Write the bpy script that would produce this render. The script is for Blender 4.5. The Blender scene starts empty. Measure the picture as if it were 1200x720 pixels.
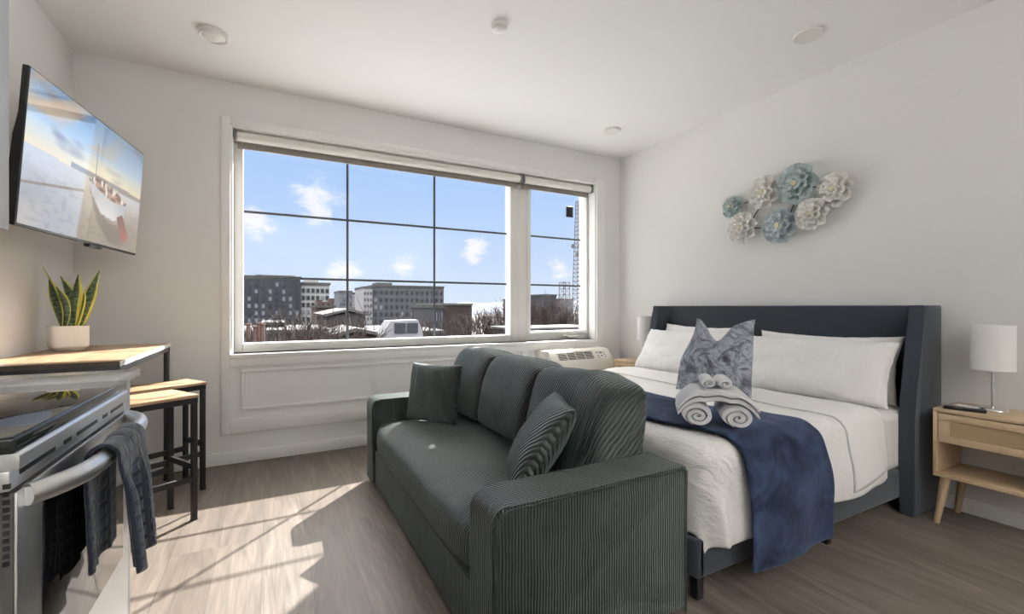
import bpy, bmesh, math, random
from mathutils import Vector, Matrix, noise
random.seed(7)
PI = math.pi
scene = bpy.context.scene
COL = scene.collection

# ------------------------------------------------------------------ camera
CAM_H, F_PX, YAW = 1.12, 532.0, math.radians(28.06)
cd = bpy.data.cameras.new('camera'); cam = bpy.data.objects.new('camera', cd); COL.objects.link(cam)
cd.sensor_width = 36; cd.lens = F_PX / 1200 * 36; cd.clip_start = .02; cd.clip_end = 6000
cam.location = (0, 0, CAM_H); cam.rotation_euler = (PI / 2, 0, -YAW)
scene.camera = cam
CS, SN = math.cos(YAW), math.sin(YAW)
def ray(px, py):
    u = (px - 600) / F_PX; v = (py - 360) / F_PX
    return Vector((SN + u * CS, CS - u * SN, -v))
def at_y(px, py, y):
    r = ray(px, py); t = y / r.y
    return Vector((r.x * t, y, CAM_H + r.z * t))

# ------------------------------------------------------------------ room numbers
XL, XR, YB, YREAR, ZC = -1.088, 3.35, 3.805, -2.6, 2.726
YG = 4.03                      # glass plane

# ------------------------------------------------------------------ helpers
ROOT = {}
def tag(o, label=None, cat=None, group=None, kind=None):
    if label: o['label'] = label
    if cat: o['category'] = cat
    if group: o['group'] = group
    if kind: o['kind'] = kind
    return o
def thing(name, label, cat, loc, rz=0, group=None):
    o = bpy.data.objects.new(name, None); COL.objects.link(o)
    o.empty_display_size = .1
    o.location = loc; o.rotation_euler = (0, 0, rz)
    ROOT[o.name] = Matrix.Translation(loc) @ Matrix.Rotation(rz, 4, 'Z')
    return tag(o, label, cat, group)
def mat_of(o):
    while o.parent is not None: o = o.parent
    return ROOT.get(o.name, Matrix.Identity(4))

class MB:
    def __init__(s): s.bm = bmesh.new()
    def box(s, x0, x1, y0, y1, z0, z1, bev=0, seg=2, M=None, mi=0):
        b = bmesh.new()
        bmesh.ops.create_cube(b, size=1)
        for v in b.verts:
            v.co = Vector(((x0 + x1) / 2 + v.co.x * (x1 - x0), (y0 + y1) / 2 + v.co.y * (y1 - y0), (z0 + z1) / 2 + v.co.z * (z1 - z0)))
        if bev > 0:
            bmesh.ops.bevel(b, geom=b.edges[:], offset=bev, segments=seg, profile=.5, affect='EDGES')
        return s.merge(b, M, mi)
    def merge(s, b, M=None, mi=0):
        if M is not None: bmesh.ops.transform(b, matrix=M, verts=b.verts[:])
        vm = {}
        for v in b.verts: vm[v] = s.bm.verts.new(v.co)
        for f in b.faces:
            try:
                nf = s.bm.faces.new([vm[v] for v in f.verts]); nf.material_index = mi
            except ValueError: pass
        b.free(); return s
    def cyl(s, p0, p1, r0, r1=None, n=20, caps=True, mi=0):
        return s.tube([p0, p1], [r0, r0 if r1 is None else r1], n, caps, mi=mi)
    def tube(s, pts, rad, n=12, caps=True, flat=1.0, mi=0):
        pts = [Vector(p) for p in pts]
        if not isinstance(rad, (list, tuple)): rad = [rad] * len(pts)
        rings = []; up = None
        for i, p in enumerate(pts):
            d = (pts[min(i + 1, len(pts) - 1)] - pts[max(i - 1, 0)]).normalized()
            if up is None:
                up = Vector((0, 0, 1)) if abs(d.z) < .9 else Vector((1, 0, 0))
            a = up - d * up.dot(d); a.normalize(); b = d.cross(a); up = a
            rings.append([s.bm.verts.new(p + (a * math.cos(2 * PI * k / n) + b * flat * math.sin(2 * PI * k / n)) * rad[i]) for k in range(n)])
        for A, B in zip(rings, rings[1:]):
            for k in range(n):
                f = s.bm.faces.new((A[k], A[(k + 1) % n], B[(k + 1) % n], B[k])); f.material_index = mi
        if caps:
            for R_ in (rings[0][::-1], rings[-1]):
                f = s.bm.faces.new(R_); f.material_index = mi
        return s
    def lathe(s, prof, c, n=32, M=None, mi=0):
        b = bmesh.new(); rings = []
        for r, z in prof:
            rings.append([b.verts.new((r * math.cos(2 * PI * k / n), r * math.sin(2 * PI * k / n), z)) for k in range(n)] if r > 1e-6 else [b.verts.new((0, 0, z))])
        for A, B in zip(rings, rings[1:]):
            for k in range(n):
                q = [A[k % len(A)], A[(k + 1) % len(A)], B[(k + 1) % len(B)], B[k % len(B)]]
                q2 = []
                for v in q:
                    if v not in q2: q2.append(v)
                if len(q2) > 2:
                    try: b.faces.new(q2)
                    except ValueError: pass
        for v in b.verts: v.co += Vector(c)
        return s.merge(b, M, mi)
    def prism(s, poly, axis, a0, a1, M=None, bev=0, mi=0):
        """poly in the plane across axis: axis 'y' -> (x,z), 'x' -> (y,z), 'z' -> (x,y)"""
        b = bmesh.new()
        def P3(p, t):
            return {'y': (p[0], t, p[1]), 'x': (t, p[0], p[1]), 'z': (p[0], p[1], t)}[axis]
        A = [b.verts.new(P3(p, a0)) for p in poly]; B = [b.verts.new(P3(p, a1)) for p in poly]
        n = len(poly)
        for k in range(n): b.faces.new((A[k], A[(k + 1) % n], B[(k + 1) % n], B[k]))
        ca = b.faces.new(A[::-1]); cb = b.faces.new(B)
        if bev > 0:
            ed = [e for e in b.edges if ca in e.link_faces or cb in e.link_faces]
            bmesh.ops.bevel(b, geom=ed, offset=bev, segments=3, profile=.5, affect='EDGES')
        bmesh.ops.recalc_face_normals(b, faces=b.faces[:])
        return s.merge(b, M, mi)
    def grid(s, fn, nu, nv, mi=0, close_u=False):
        V = [[s.bm.verts.new(fn(i / nu, j / nv)) for j in range(nv + 1)] for i in range(nu if close_u else nu + 1)]
        m = len(V)
        for i in range(nu):
            for j in range(nv):
                f = s.bm.faces.new((V[i][j], V[(i + 1) % m][j], V[(i + 1) % m][j + 1], V[i][j + 1])); f.material_index = mi
        return V
    def build(s, name, mats, parent=None, smooth=True, angle=40, M=None, recalc=True):
        me = bpy.data.meshes.new(name)
        if recalc: bmesh.ops.recalc_face_normals(s.bm, faces=s.bm.faces[:])
        if parent is not None:
            bmesh.ops.transform(s.bm, matrix=mat_of(parent).inverted(), verts=s.bm.verts[:])
        s.bm.to_mesh(me); s.bm.free()
        for m in (mats if isinstance(mats, (list, tuple)) else [mats]): me.materials.append(m)
        if smooth:
            for p in me.polygons: p.use_smooth = True
            me.set_sharp_from_angle(angle=math.radians(angle))
        o = bpy.data.objects.new(name, me); COL.objects.link(o)
        if parent is not None: o.parent = parent
        if M is not None: o.matrix_world = M
        return o
def dup(o, parent=None):
    c = o.copy(); COL.objects.link(c)
    if parent is not None: c.parent = parent
    for ch in list(o.children): dup(ch, c)
    return c
def dup_thing(o, loc, rz, label, group=None):
    c = dup(o); c.location = loc; c.rotation_euler = (0, 0, rz)
    ROOT[c.name] = Matrix.Translation(loc) @ Matrix.Rotation(rz, 4, 'Z')
    c['label'] = label
    if group: c['group'] = group
    return c
def face_up(o):
    if sum(p.normal.z * p.area for p in o.data.polygons) < 0: o.data.flip_normals()
def nz(x, y, z=0, s=1.0): return noise.noise(Vector((x * s, y * s, z * s)))
def sst(a, b, x):
    t = min(1, max(0, (x - a) / (b - a))); return t * t * (3 - 2 * t)

# ------------------------------------------------------------------ materials
def srgb(r, g, b):
    f = lambda c: c / 12.92 if c <= .04045 else ((c + .055) / 1.055) ** 2.4
    return (f(r / 255), f(g / 255), f(b / 255), 1)
class NT:
    def __init__(s, name):
        s.m = bpy.data.materials.new(name); s.m.use_nodes = True
        s.t = s.m.node_tree; s.t.nodes.clear()
        s.out = s.t.nodes.new('ShaderNodeOutputMaterial')
    def n(s, t, ins=None, **kw):
        nd = s.t.nodes.new(t)
        for k, v in kw.items(): setattr(nd, k, v)
        for k, v in (ins or {}).items():
            if hasattr(v, 'is_linked') or isinstance(v, bpy.types.NodeSocket): s.t.links.new(v, nd.inputs[k])
            else: nd.inputs[k].default_value = v
        return nd
    def math(s, op, a, b=None, c=None):
        ins = {0: a}
        if b is not None: ins[1] = b
        if c is not None: ins[2] = c
        return s.n('ShaderNodeMath', ins, operation=op).outputs[0]
    def mixc(s, fac, a, b, blend='MIX'):
        nd = s.n('ShaderNodeMix', {0: fac, 6: a, 7: b}, data_type='RGBA', blend_type=blend)
        return nd.outputs[2]
    def coord(s, k='Object'): return s.n('ShaderNodeTexCoord').outputs[k]
    def mapping(s, sc, rot=(0, 0, 0), k='Object', vec=None):
        return s.n('ShaderNodeMapping', {0: vec or s.coord(k), 2: rot, 3: sc}).outputs[0]
    def noise(s, vec, scale, detail=4, rough=.55, dist=0):
        return s.n('ShaderNodeTexNoise', {'Vector': vec, 'Scale': scale, 'Detail': detail, 'Roughness': rough, 'Distortion': dist}).outputs[0]
    def ramp(s, fac, stops):
        nd = s.n('ShaderNodeValToRGB', {0: fac}); cr = nd.color_ramp
        while len(cr.elements) < len(stops): cr.elements.new(.5)
        for e, (p, c) in zip(cr.elements, stops): e.position = p; e.color = c
        return nd.outputs[0]
    def bump(s, h, strength, dist, normal=None):
        ins = {'Height': h, 'Strength': strength, 'Distance': dist}
        if normal: ins['Normal'] = normal
        return s.n('ShaderNodeBump', ins).outputs[0]
    def done(s, base, rough=.5, metal=0, bump=None, **kw):
        ins = {'Base Color': base, 'Roughness': rough, 'Metallic': metal}
        if bump: ins['Normal'] = bump
        for k, v in kw.items(): ins[k.replace('_', ' ')] = v
        b = s.n('ShaderNodeBsdfPrincipled', ins)
        s.t.links.new(b.outputs[0], s.out.inputs[0]); return s.m

def plain(name, c, rough=.5, metal=0, nscale=40, nstr=.04, var=.06, **kw):
    t = NT(name); v = t.coord()
    n = t.noise(v, nscale)
    c2 = (c[0] * (1 - var), c[1] * (1 - var), c[2] * (1 - var), 1)
    return t.done(t.mixc(n, c, c2), rough, metal, t.bump(n, nstr, .01), **kw)

def paint(name, c, rough=.7):
    t = NT(name); v = t.coord()
    n = t.noise(v, 260, 3); n2 = t.noise(v, 1.2, 2)
    c2 = tuple(k * .97 for k in c[:3]) + (1,)
    return t.done(t.mixc(n2, c, c2), rough, 0, t.bump(n, .08, .002))

def corduroy(name, axis, base, pitch=.0105):
    t = NT(name); v = t.coord()
    d = t.n('ShaderNodeVectorMath', {0: v, 1: axis}, operation='DOT_PRODUCT').outputs['Value']
    wob = t.math('MULTIPLY', t.noise(v, 9, 2), .012)
    ph = t.math('MULTIPLY', t.math('ADD', d, wob), 2 * PI / pitch)
    w = t.math('MULTIPLY_ADD', t.math('SINE', ph), .5, .5)
    rib = t.math('POWER', w, .55)
    nap = t.n('ShaderNodeMapRange', {0: t.noise(v, 4.5, 4, .62, .6), 1: .38, 2: .64}).outputs[0]
    lo = tuple(k * .55 for k in base[:3]) + (1,); hi = tuple(k * 1.45 for k in base[:3]) + (1,)
    c = t.mixc(nap, lo, hi)
    c = t.mixc(t.math('MULTIPLY', t.math('SUBTRACT', 1.0, rib), .6), c, tuple(k * .3 for k in base[:3]) + (1,))
    fine = t.noise(v, 420, 2)
    b = t.bump(fine, .25, .002, t.bump(rib, .9, .006))
    return t.done(c, .52, 0, b, Sheen_Weight=.35, Sheen_Roughness=.35, Sheen_Tint=(.75, .9, .9, 1), Specular_IOR_Level=.5)

def cloth(name, c, weave=900, rough=.9, sheen=.15, var=.06, big=3, wr=.0):
    t = NT(name); v = t.coord()
    n = t.noise(v, weave, 2); n2 = t.noise(v, big, 4)
    c2 = tuple(k * (1 - var) for k in c[:3]) + (1,)
    b = t.bump(n, .25, .0015)
    if wr > 0: b = t.bump(t.noise(t.mapping((1, .45, 1)), 9, 5, .6, 1.2), wr, .03, b)
    return t.done(t.mixc(n2, c, c2), rough, 0, b, Sheen_Weight=sheen, Sheen_Roughness=.5, Specular_IOR_Level=.25)

def wood(name, c1, c2, scale=(1, 14, 14), rough=.45):
    t = NT(name); v = t.mapping(scale)
    n = t.noise(v, 3, 6, .62, .6); n2 = t.noise(v, 22, 3, .6)
    c = t.ramp(t.math('ADD', t.math('MULTIPLY', n, .75), t.math('MULTIPLY', n2, .25)), [(.32, c2), (.66, c1)])
    return t.done(c, rough, 0, t.bump(n2, .12, .003))

def metal(name, c, rough=.3, brush=None):
    t = NT(name)
    v = t.mapping(brush or (1, 1, 1)); n = t.noise(v, 60, 3)
    r = t.n('ShaderNodeMapRange', {0: n, 3: rough * .8, 4: rough * 1.25}).outputs[0]
    return t.done(c, r, 1)

M = {}
M['wall'] = paint('wall_paint', srgb(233, 232, 230))
M['ceiling'] = paint('ceiling_paint', srgb(244, 243, 241), .8)
M['trim'] = paint('trim_paint', srgb(238, 237, 234), .45)
M['vinyl'] = plain('vinyl_frame', srgb(236, 234, 230), .4)
M['white_plastic'] = plain('white_plastic', srgb(232, 230, 225), .4)
M['ivory_plastic'] = plain('ivory_plastic', srgb(226, 222, 212), .45)
M['grey_plastic'] = plain('grey_plastic', srgb(120, 120, 118), .5)
M['black_plastic'] = plain('black_plastic', srgb(22, 22, 24), .35)
M['black_metal'] = plain('black_metal', srgb(40, 40, 43), .45, .3)
M['muntin'] = plain('dark_muntin', srgb(70, 74, 80), .5)
M['blind_fabric'] = cloth('blind_fabric', srgb(232, 229, 222), 600)
M['blind_grey'] = plain('blind_hem_grey', srgb(128, 122, 114), .6)
M['steel'] = metal('brushed_steel', (.80, .80, .80, 1), .36, None)
M['steel_dark'] = plain('dark_steel_side', srgb(70, 68, 66), .5, 0, nstr=0)
M['chrome'] = metal('chrome', (.8, .8, .8, 1), .12)
M['ceramic_glass'] = plain('black_ceramic_glass', (.012, .013, .014, 1), .04, nstr=0)
M['oven_glass'] = plain('oven_glass', (.008, .008, .009, 1), .03, nstr=0)
M['quartz'] = plain('grey_countertop', srgb(188, 188, 186), .12)
GREEN = (.0225, .0315, .0285, 1)
M['cord_y'] = corduroy('corduroy_ribs_across', (0, 1, 0), GREEN)
M['cord_x'] = corduroy('corduroy_ribs_along', (1, 0, 0), GREEN)
M['velour'] = corduroy('corduroy_cushion', (.90, .43, .35), tuple(k * 1.02 for k in GREEN[:3]) + (1,), .0125)
M['sofa_gap'] = plain('sofa_gap_dark', (.01, .012, .012, 1), .9)
M['slate'] = cloth('slate_upholstery', (.034, .042, .055, 1), 520, .9, .25, .22, 60)
M['duvet'] = cloth('white_duvet_cotton', srgb(238, 236, 233), 700, .9, .1, .03, 4, .5)
M['sheet'] = cloth('white_sheet_cotton', srgb(236, 234, 231), 700, .9, .1, .03, 4, .15)
M['pillowcase'] = cloth('white_pillowcase', srgb(242, 240, 238), 700, .9, .1, .03, 4, .5)
M['terry'] = None
t = NT('white_terry'); v = t.coord(); n = t.noise(v, 260, 3, .7)
M['terry'] = t.done(t.mixc(n, srgb(232, 233, 236), srgb(244, 245, 247)), .95, 0, t.bump(n, .9, .006), Sheen_Weight=.2, Specular_IOR_Level=.1)
t = NT('navy_fleece'); v = t.coord(); n = t.noise(v, 7, 4, .6, .8); n2 = t.noise(v, 300, 3)
M['fleece'] = t.done(t.mixc(t.n('ShaderNodeMapRange', {0: n, 1: .35, 2: .7}).outputs[0], srgb(24, 32, 50), srgb(56, 69, 97)), .85, 0, t.bump(n2, .7, .004, t.bump(n, .35, .02)), Sheen_Weight=.25, Sheen_Roughness=.3, Sheen_Tint=(.6, .7, 1, 1), Specular_IOR_Level=.15)
t = NT('waffle_towel'); v = t.coord()
br = t.n('ShaderNodeTexBrick', {'Vector': t.mapping((1, 1, 1), k='UV'), 'Color1': (1, 1, 1, 1), 'Color2': (.85, .85, .85, 1), 'Mortar': (0, 0, 0, 1), 'Scale': 1, 'Mortar Size': .035, 'Brick Width': .16, 'Row Height': .14, 'Mortar Smooth': .6}, offset=0)
n = t.noise(v, 350, 3)
M['dish_towel'] = t.done(t.mixc(br.outputs[0], srgb(30, 35, 46), srgb(52, 59, 74)), .92, 0, t.bump(n, .6, .004, t.bump(br.outputs[0], .5, .008)), Sheen_Weight=.3, Specular_IOR_Level=.15)
M['oak'] = wood('light_oak', srgb(204, 180, 148), srgb(180, 154, 122), (14, 1.2, 14))
M['oak_leg'] = wood('light_oak_leg', srgb(196, 172, 140), srgb(172, 146, 114), (14, 14, 1.2))
M['table_wood'] = wood('rustic_wood_top', srgb(198, 168, 134), srgb(138, 106, 80), (12, 1.3, 12), .33)
M['table_edge'] = wood('rustic_wood_dark_edge', srgb(74, 60, 50), srgb(48, 40, 36), (2, 12, 12), .4)
M['stool_wood'] = wood('rustic_wood_seat', srgb(198, 168, 134), srgb(146, 114, 86), (1.3, 12, 12), .38)
t = NT('woven_rattan'); v = t.mapping((1, 1, 1))
w1 = t.n('ShaderNodeTexWave', {'Vector': v, 'Scale': 130, 'Distortion': 1.0}, bands_direction='Y').outputs[1]
w2 = t.n('ShaderNodeTexWave', {'Vector': v, 'Scale': 110, 'Distortion': 1.0}, bands_direction='Z').outputs[1]
h = t.math('MAXIMUM', w1, w2)
M['rattan'] = t.done(t.mixc(h, srgb(120, 98, 70), srgb(186, 160, 122)), .75, 0, t.bump(h, .5, .004))
M['lamp_shade'] = cloth('white_lampshade_fabric', srgb(240, 238, 235), 500, .85)
M['pot'] = plain('white_ceramic_pot', srgb(240, 239, 236), .35)
M['soil'] = plain('potting_soil', srgb(60, 46, 36), .95, 0, 90, .8, .5)
t = NT('snake_plant_leaf'); uv = t.coord('UV'); sep = t.n('ShaderNodeSeparateXYZ', {0: uv})
e = t.math('ABSOLUTE', t.math('SUBTRACT', sep.outputs[0], .5))
e = t.math('ADD', e, t.math('MULTIPLY', t.noise(uv, 12, 2), .06))
band = t.noise(t.mapping((1.6, 16, 1), k='UV'), 1.6, 4, .6, .8)
inner = t.ramp(band, [(.40, srgb(38, 56, 44)), (.52, srgb(80, 104, 76)), (.68, srgb(120, 140, 104))])
edge = t.n('ShaderNodeMapRange', {0: e, 1: .355, 2: .385}).outputs[0]
M['leaf'] = t.done(t.mixc(edge, inner, srgb(214, 208, 88)), .4, 0, t.bump(band, .1, .003))
# floor planks
t = NT('vinyl_plank_floor'); v = t.coord('Object')
rot = t.n('ShaderNodeMapping', {0: v, 2: (0, 0, PI / 2), 1: (.07, .03, 0)}).outputs[0]
def brick(c1, c2, mort, ms):
    return t.n('ShaderNodeTexBrick', {'Vector': rot, 'Color1': c1, 'Color2': c2, 'Mortar': mort, 'Scale': 1, 'Mortar Size': ms, 'Mortar Smooth': .3, 'Bias': 0, 'Brick Width': 1.22, 'Row Height': .182}, offset=.37, offset_frequency=3)
bk = brick((0, 0, 0, 1), (1, 1, 1, 1), (.5, .5, .5, 1), .0008)
seam = brick((0, 0, 0, 1), (0, 0, 0, 1), (1, 1, 1, 1), .0011)
rnd = t.n('ShaderNodeSeparateColor', {0: bk.outputs[0]}).outputs[0]
off = t.n('ShaderNodeCombineXYZ', {0: t.math('MULTIPLY', rnd, 13.0), 1: t.math('MULTIPLY', rnd, 31.0)}).outputs[0]
v2 = t.n('ShaderNodeVectorMath', {0: v, 1: off}, operation='ADD').outputs[0]
g1 = t.noise(t.mapping((9, 1.0, 1), vec=v2), 1.7, 5, .6, 1.4)
g2 = t.noise(t.mapping((60, 2.2, 1), vec=v2), 2.0, 4, .65, .3)
g = t.math('ADD', t.math('MULTIPLY', g1, .6), t.math('MULTIPLY', g2, .4))
fc = t.ramp(g, [(.28, srgb(78, 70, 63)), (.48, srgb(108, 99, 90)), (.70, srgb(136, 126, 115))])
fc = t.mixc(t.n('ShaderNodeMapRange', {0: rnd, 3: .0, 4: .34}).outputs[0], fc, srgb(82, 72, 64))
fc = t.mixc(t.math('MULTIPLY', seam.outputs[0], .65), fc, srgb(52, 44, 38))
M['floor'] = t.done(fc, t.n('ShaderNodeMapRange', {0: g2, 3: .38, 4: .52}).outputs[0], 0, t.bump(g2, .06, .002, t.bump(t.math('SUBTRACT', 1.0, seam.outputs[0]), .3, .002)), Specular_IOR_Level=.35)
# glass
t = NT('window_glass')
fr = t.n('ShaderNodeFresnel', {0: 1.45}).outputs[0]
mx = t.n('ShaderNodeMixShader', {0: t.math('MULTIPLY', fr, .4), 1: t.n('ShaderNodeBsdfTransparent', {0: (.985, .99, .99, 1)}).outputs[0], 2: t.n('ShaderNodeBsdfGlossy', {'Color': (1, 1, 1, 1), 'Roughness': .0}).outputs[0]})
t.t.links.new(mx.outputs[0], t.out.inputs[0]); M['glass'] = t.m
# patterned pillow
t = NT('marbled_pillow_print'); v = t.coord()
a = t.noise(v, 6.5, 6, .68, 1.6); b_ = t.noise(t.mapping((1, 1, 1), (0, 0, .8)), 5, 5, .6, 2.2)
c = t.ramp(a, [(.32, srgb(36, 38, 48)), (.43, srgb(100, 103, 116)), (.51, srgb(162, 167, 176)), (.59, srgb(100, 108, 118)), (.70, srgb(184, 188, 196))])
c = t.mixc(t.n('ShaderNodeMapRange', {0: b_, 1: .54, 2: .70, 4: .5}).outputs[0], c, srgb(128, 92, 114))
c = t.mixc(t.n('ShaderNodeMapRange', {0: t.noise(v, 4.2, 3, .5, 1), 1: .58, 2: .70, 4: .55}).outputs[0], c, srgb(104, 124, 122))
for rot in (.7, -.7):
    wv = t.n('ShaderNodeTexWave', {'Vector': t.mapping((1, 1, 1), (0, 0, rot)), 'Scale': 3.2, 'Distortion': 1.6, 'Detail': 2, 'Detail Scale': 3}, bands_direction='X').outputs[1]
    c = t.mixc(t.n('ShaderNodeMapRange', {0: wv, 1: .93, 2: 1.0, 4: .28}).outputs[0], c, srgb(60, 54, 70))
M['print'] = t.done(c, .8, 0, t.bump(t.noise(v, 500, 2), .3, .002), Sheen_Weight=.2)
def petal_mat(name, c1, c2):
    t = NT(name); v = t.coord(); n = t.noise(v, 26, 5, .7)
    return t.done(t.mixc(t.n('ShaderNodeMapRange', {0: n, 1: .46, 2: .78}).outputs[0], c1, c2), .5, .1, t.bump(n, .2, .004))
M['petal_white'] = petal_mat('washed_white_metal', srgb(240, 238, 233), srgb(200, 200, 196))
M['petal_teal'] = petal_mat('washed_teal_metal', srgb(188, 202, 203), srgb(128, 150, 154))
M['petal_blue'] = petal_mat('washed_blue_metal', srgb(192, 202, 207), srgb(132, 150, 160))
M['flower_centre'] = plain('cream_button', srgb(206, 200, 172), .4)

def struct(o): o['kind'] = 'structure'; return o

# ================================================================== ROOM SHELL
WX0, WX1, WZ0, WZ1 = -.249, 3.03, .782, 2.42           # opening of the window wall
m = MB(); m.box(XL - .15, XR + .15, YREAR - .15, YB + .3, -.12, 0); struct(m.build('floor', M['floor'], smooth=False))
m = MB(); m.box(XL - .15, XR + .15, YREAR - .15, YB + .3, ZC, ZC + .12); struct(m.build('ceiling', M['ceiling'], smooth=False))
m = MB(); m.box(XL - .15, XL, YREAR - .15, YB + .3, 0, ZC); struct(m.build('wall_left', M['wall'], smooth=False))
m = MB(); m.box(XR, XR + .15, YREAR - .15, YB + .3, 0, ZC); struct(m.build('wall_right', M['wall'], smooth=False))
m = MB(); m.box(XL, XR, YREAR - .15, YREAR, 0, ZC); struct(m.build('wall_rear', M['wall'], smooth=False))
m = MB()
YO = YB + .242
m.box(XL, WX0, YB, YO, 0, ZC); m.box(WX1, XR, YB, YO, 0, ZC)
m.box(WX0, WX1, YB, YO, WZ1, ZC); m.box(WX0, WX1, YB, YO, 0, WZ0)
struct(m.build('wall_back', M['wall'], smooth=False))
# baseboards
m = MB(); m.box(XL, XR, YB - .014, YB, 0, .085, .003); struct(m.build('baseboard_back', M['trim']))
m = MB(); m.box(XL, XL + .014, YREAR, YB - .014, 0, .085, .003); struct(m.build('baseboard_left', M['trim']))
m = MB(); m.box(XR - .014, XR, YREAR, YB - .014, 0, .085, .003); struct(m.build('baseboard_right', M['trim']))
# casing round the window and the panel below it
T = .022
m = MB()
m.box(-.306, WX0, YB - T, YB, .216, 2.468, .004); m.box(WX1, 3.127, YB - T, YB, .216, 2.468, .004)
m.box(WX0, WX1, YB - T, YB, WZ1, 2.468, .004)
m.box(WX0, WX1, YB - T, YB, .692, WZ0 - .03, .004)
m.box(WX0, WX1, YB - T, YB, .216, .318, .004)
m.box(2.13, 2.20, YB - T, YB, .318, .692, .004)
struct(m.build('trim_1', M['trim']))
m = MB()            # raised moulding inside the panel
for a in (0,):
    x0, x1, z0, z1 = -.185, 2.07, .372, .668
    w = .022
    m.box(x0, x1, YB - .016, YB, z1 - w, z1, .005); m.box(x0, x1, YB - .016, YB, z0, z0 + w, .005)
    m.box(x0, x0 + w, YB - .016, YB, z0 + w, z1 - w, .005); m.box(x1 - w, x1, YB - .016, YB, z0 + w, z1 - w, .005)
struct(m.build('trim_2', M['trim']))
# sill and jamb lining
m = MB()
m.box(WX0, WX1, YB - .03, YB + .13, WZ0 - .03, WZ0, .005)
m.box(WX0, WX0 + .012, YB, YB + .13, WZ0, WZ1); m.box(WX1 - .012, WX1, YB, YB + .13, WZ0, WZ1)
m.box(WX0 + .012, WX1 - .012, YB, YB + .13, WZ1 - .012, WZ1)
struct(m.build('trim_3', M['trim']))
# windows ------------------------------------------------------------
def window(n, x0, x1, z0, gx0, gx1, gz0, gz1, vb, hb, extra=None):
    z1 = WZ1 - .012; Y0, Y1 = YB + .13, YO
    m = MB()
    m.box(x0, gx0, Y0, Y1, z0, z1, .005); m.box(gx1, x1, Y0, Y1, z0, z1, .005)
    m.box(gx0, gx1, Y0, Y1, z0, gz0, .005); m.box(gx0, gx1, Y0, Y1, gz1, z1, .005)
    fr = m.build('window_%d' % n, M['vinyl']); struct(fr)
    g = MB(); g.box(gx0, gx1, YG - .003, YG + .003, gz0, gz1); g.build('glass', M['glass'], fr, smooth=False)
    for x in vb:
        b = MB(); b.box(x - .009, x + .009, YG - .010, YG - .0035, gz0, gz1); b.build('muntin', M['muntin'], fr, smooth=False)
    for z in hb:
        b = MB(); b.box(gx0, gx1, YG - .0105, YG - .0036, z - .009, z + .009); b.build('muntin', M['muntin'], fr, smooth=False)
    return fr
w1 = window(1, WX0 + .012, 2.165, WZ0, -.178, 2.080, .846, 2.345, (.575, 1.334), (1.348, 1.850))
w2 = window(2, 2.165, WX1 - .012, WZ0, 2.301, 2.989, .872, 2.345, (), (1.348, 1.850))
m = MB()            # sash lip of the opening window
for (a0, a1, b0, b1) in ((2.262, 2.301, .84, 2.345), (2.989, 3.010, .84, 2.345), (2.301, 2.989, .84, .872)):
    m.box(a0, a1, YB + .112, YB + .131, b0, b1, .004)
m.build('sash', M['vinyl'], w2)
m = MB(); m.box(2.66, 2.73, YB + .085, YB + .113, .815, .832, .004); m.box(2.74, 2.86, YB + .07, YB + .113, .800, .822, .006); m.build('crank_handle', M['ivory_plastic'], w2)
m = MB(); m.box(2.80, 2.885, YG - .02, YG - .0037, 2.085, 2.20, .004); m.build('sensor_tile', M['black_plastic'], w2)
# roller blinds ------------------------------------------------------
def blind(x0, x1, label):
    yb = YB + .058
    o = thing('roller_blind', label, 'blind', ((x0 + x1) / 2, yb, 2.29), 0, 'roller blinds over the window')
    m = MB(); m.cyl((x0 + .02, yb, 2.368), (x1 - .02, yb, 2.368), .036, n=24); m.build('roller_tube', M['blind_fabric'], o)
    m = MB(); m.box(x0 + .022, x1 - .022, yb + .030, yb + .036, 2.300, 2.368); m.build('blind_fabric', M['blind_fabric'], o, smooth=False)
    m = MB(); m.box(x0 + .02, x1 - .02, yb + .018, yb + .040, 2.287, 2.332, .004); m.build('hem_bar', M['blind_grey'], o)
    for x in (x0 + .008, x1 - .008):
        m = MB(); m.box(x - .008, x + .008, yb - .040, yb + .040, 2.326, 2.407, .003); m.cyl((x - .012, yb - .01, 2.368), (x + .012, yb - .01, 2.368), .014, n=14); m.build('bracket', M['grey_plastic'], o)
blind(-.232, 2.160, 'long white rolled-up roller blind across the wide window with six muntin squares')
blind(2.172, 3.012, 'short white rolled-up roller blind over the narrow right-hand casement window')

# ================================================================== CEILING FITTINGS
def disc_light(x, y, r, th, label):
    o = thing('ceiling_light', label, 'ceiling light', (x, y, ZC), 0, 'round ceiling lights')
    m = MB(); m.lathe([(0, 0), (r, 0), (r, -th * .7), (r * .94, -th), (r * .80, -th * .8)], (x, y, ZC), 40); m.build('trim_ring', M['white_plastic'], o)
    m = MB(); m.lathe([(r * .81, -th * .78), (r * .6, -th * 1.0), (0, -th * 1.05)], (x, y, ZC), 40); m.build('diffuser', M['white_plastic'], o)
disc_light(-.292, 3.17, .075, .030, 'white round ceiling light nearest the left wall and the television')
disc_light(2.80, 1.54, .078, .014, 'white round flat ceiling light over the right side of the bed')
disc_light(2.735, 3.20, .072, .018, 'white round ceiling light in the far corner above the narrow window')
o = thing('smoke_detector', 'small white round smoke detector on the ceiling at top centre', 'smoke detector', (1.149, 2.31, ZC))
m = MB(); m.lathe([(0, 0), (.046, 0), (.046, -.016), (.040, -.020)], (1.149, 2.31, ZC), 32); m.build('base', M['white_plastic'], o)
m = MB(); m.lathe([(.040, -.018), (.038, -.034), (.028, -.040), (0, -.041)], (1.149, 2.31, ZC), 32); m.build('cover', M['white_plastic'], o)
m = MB(); m.cyl((XR, 1.069, 2.323), (XR - .006, 1.069, 2.323), .03, n=28)
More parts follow.
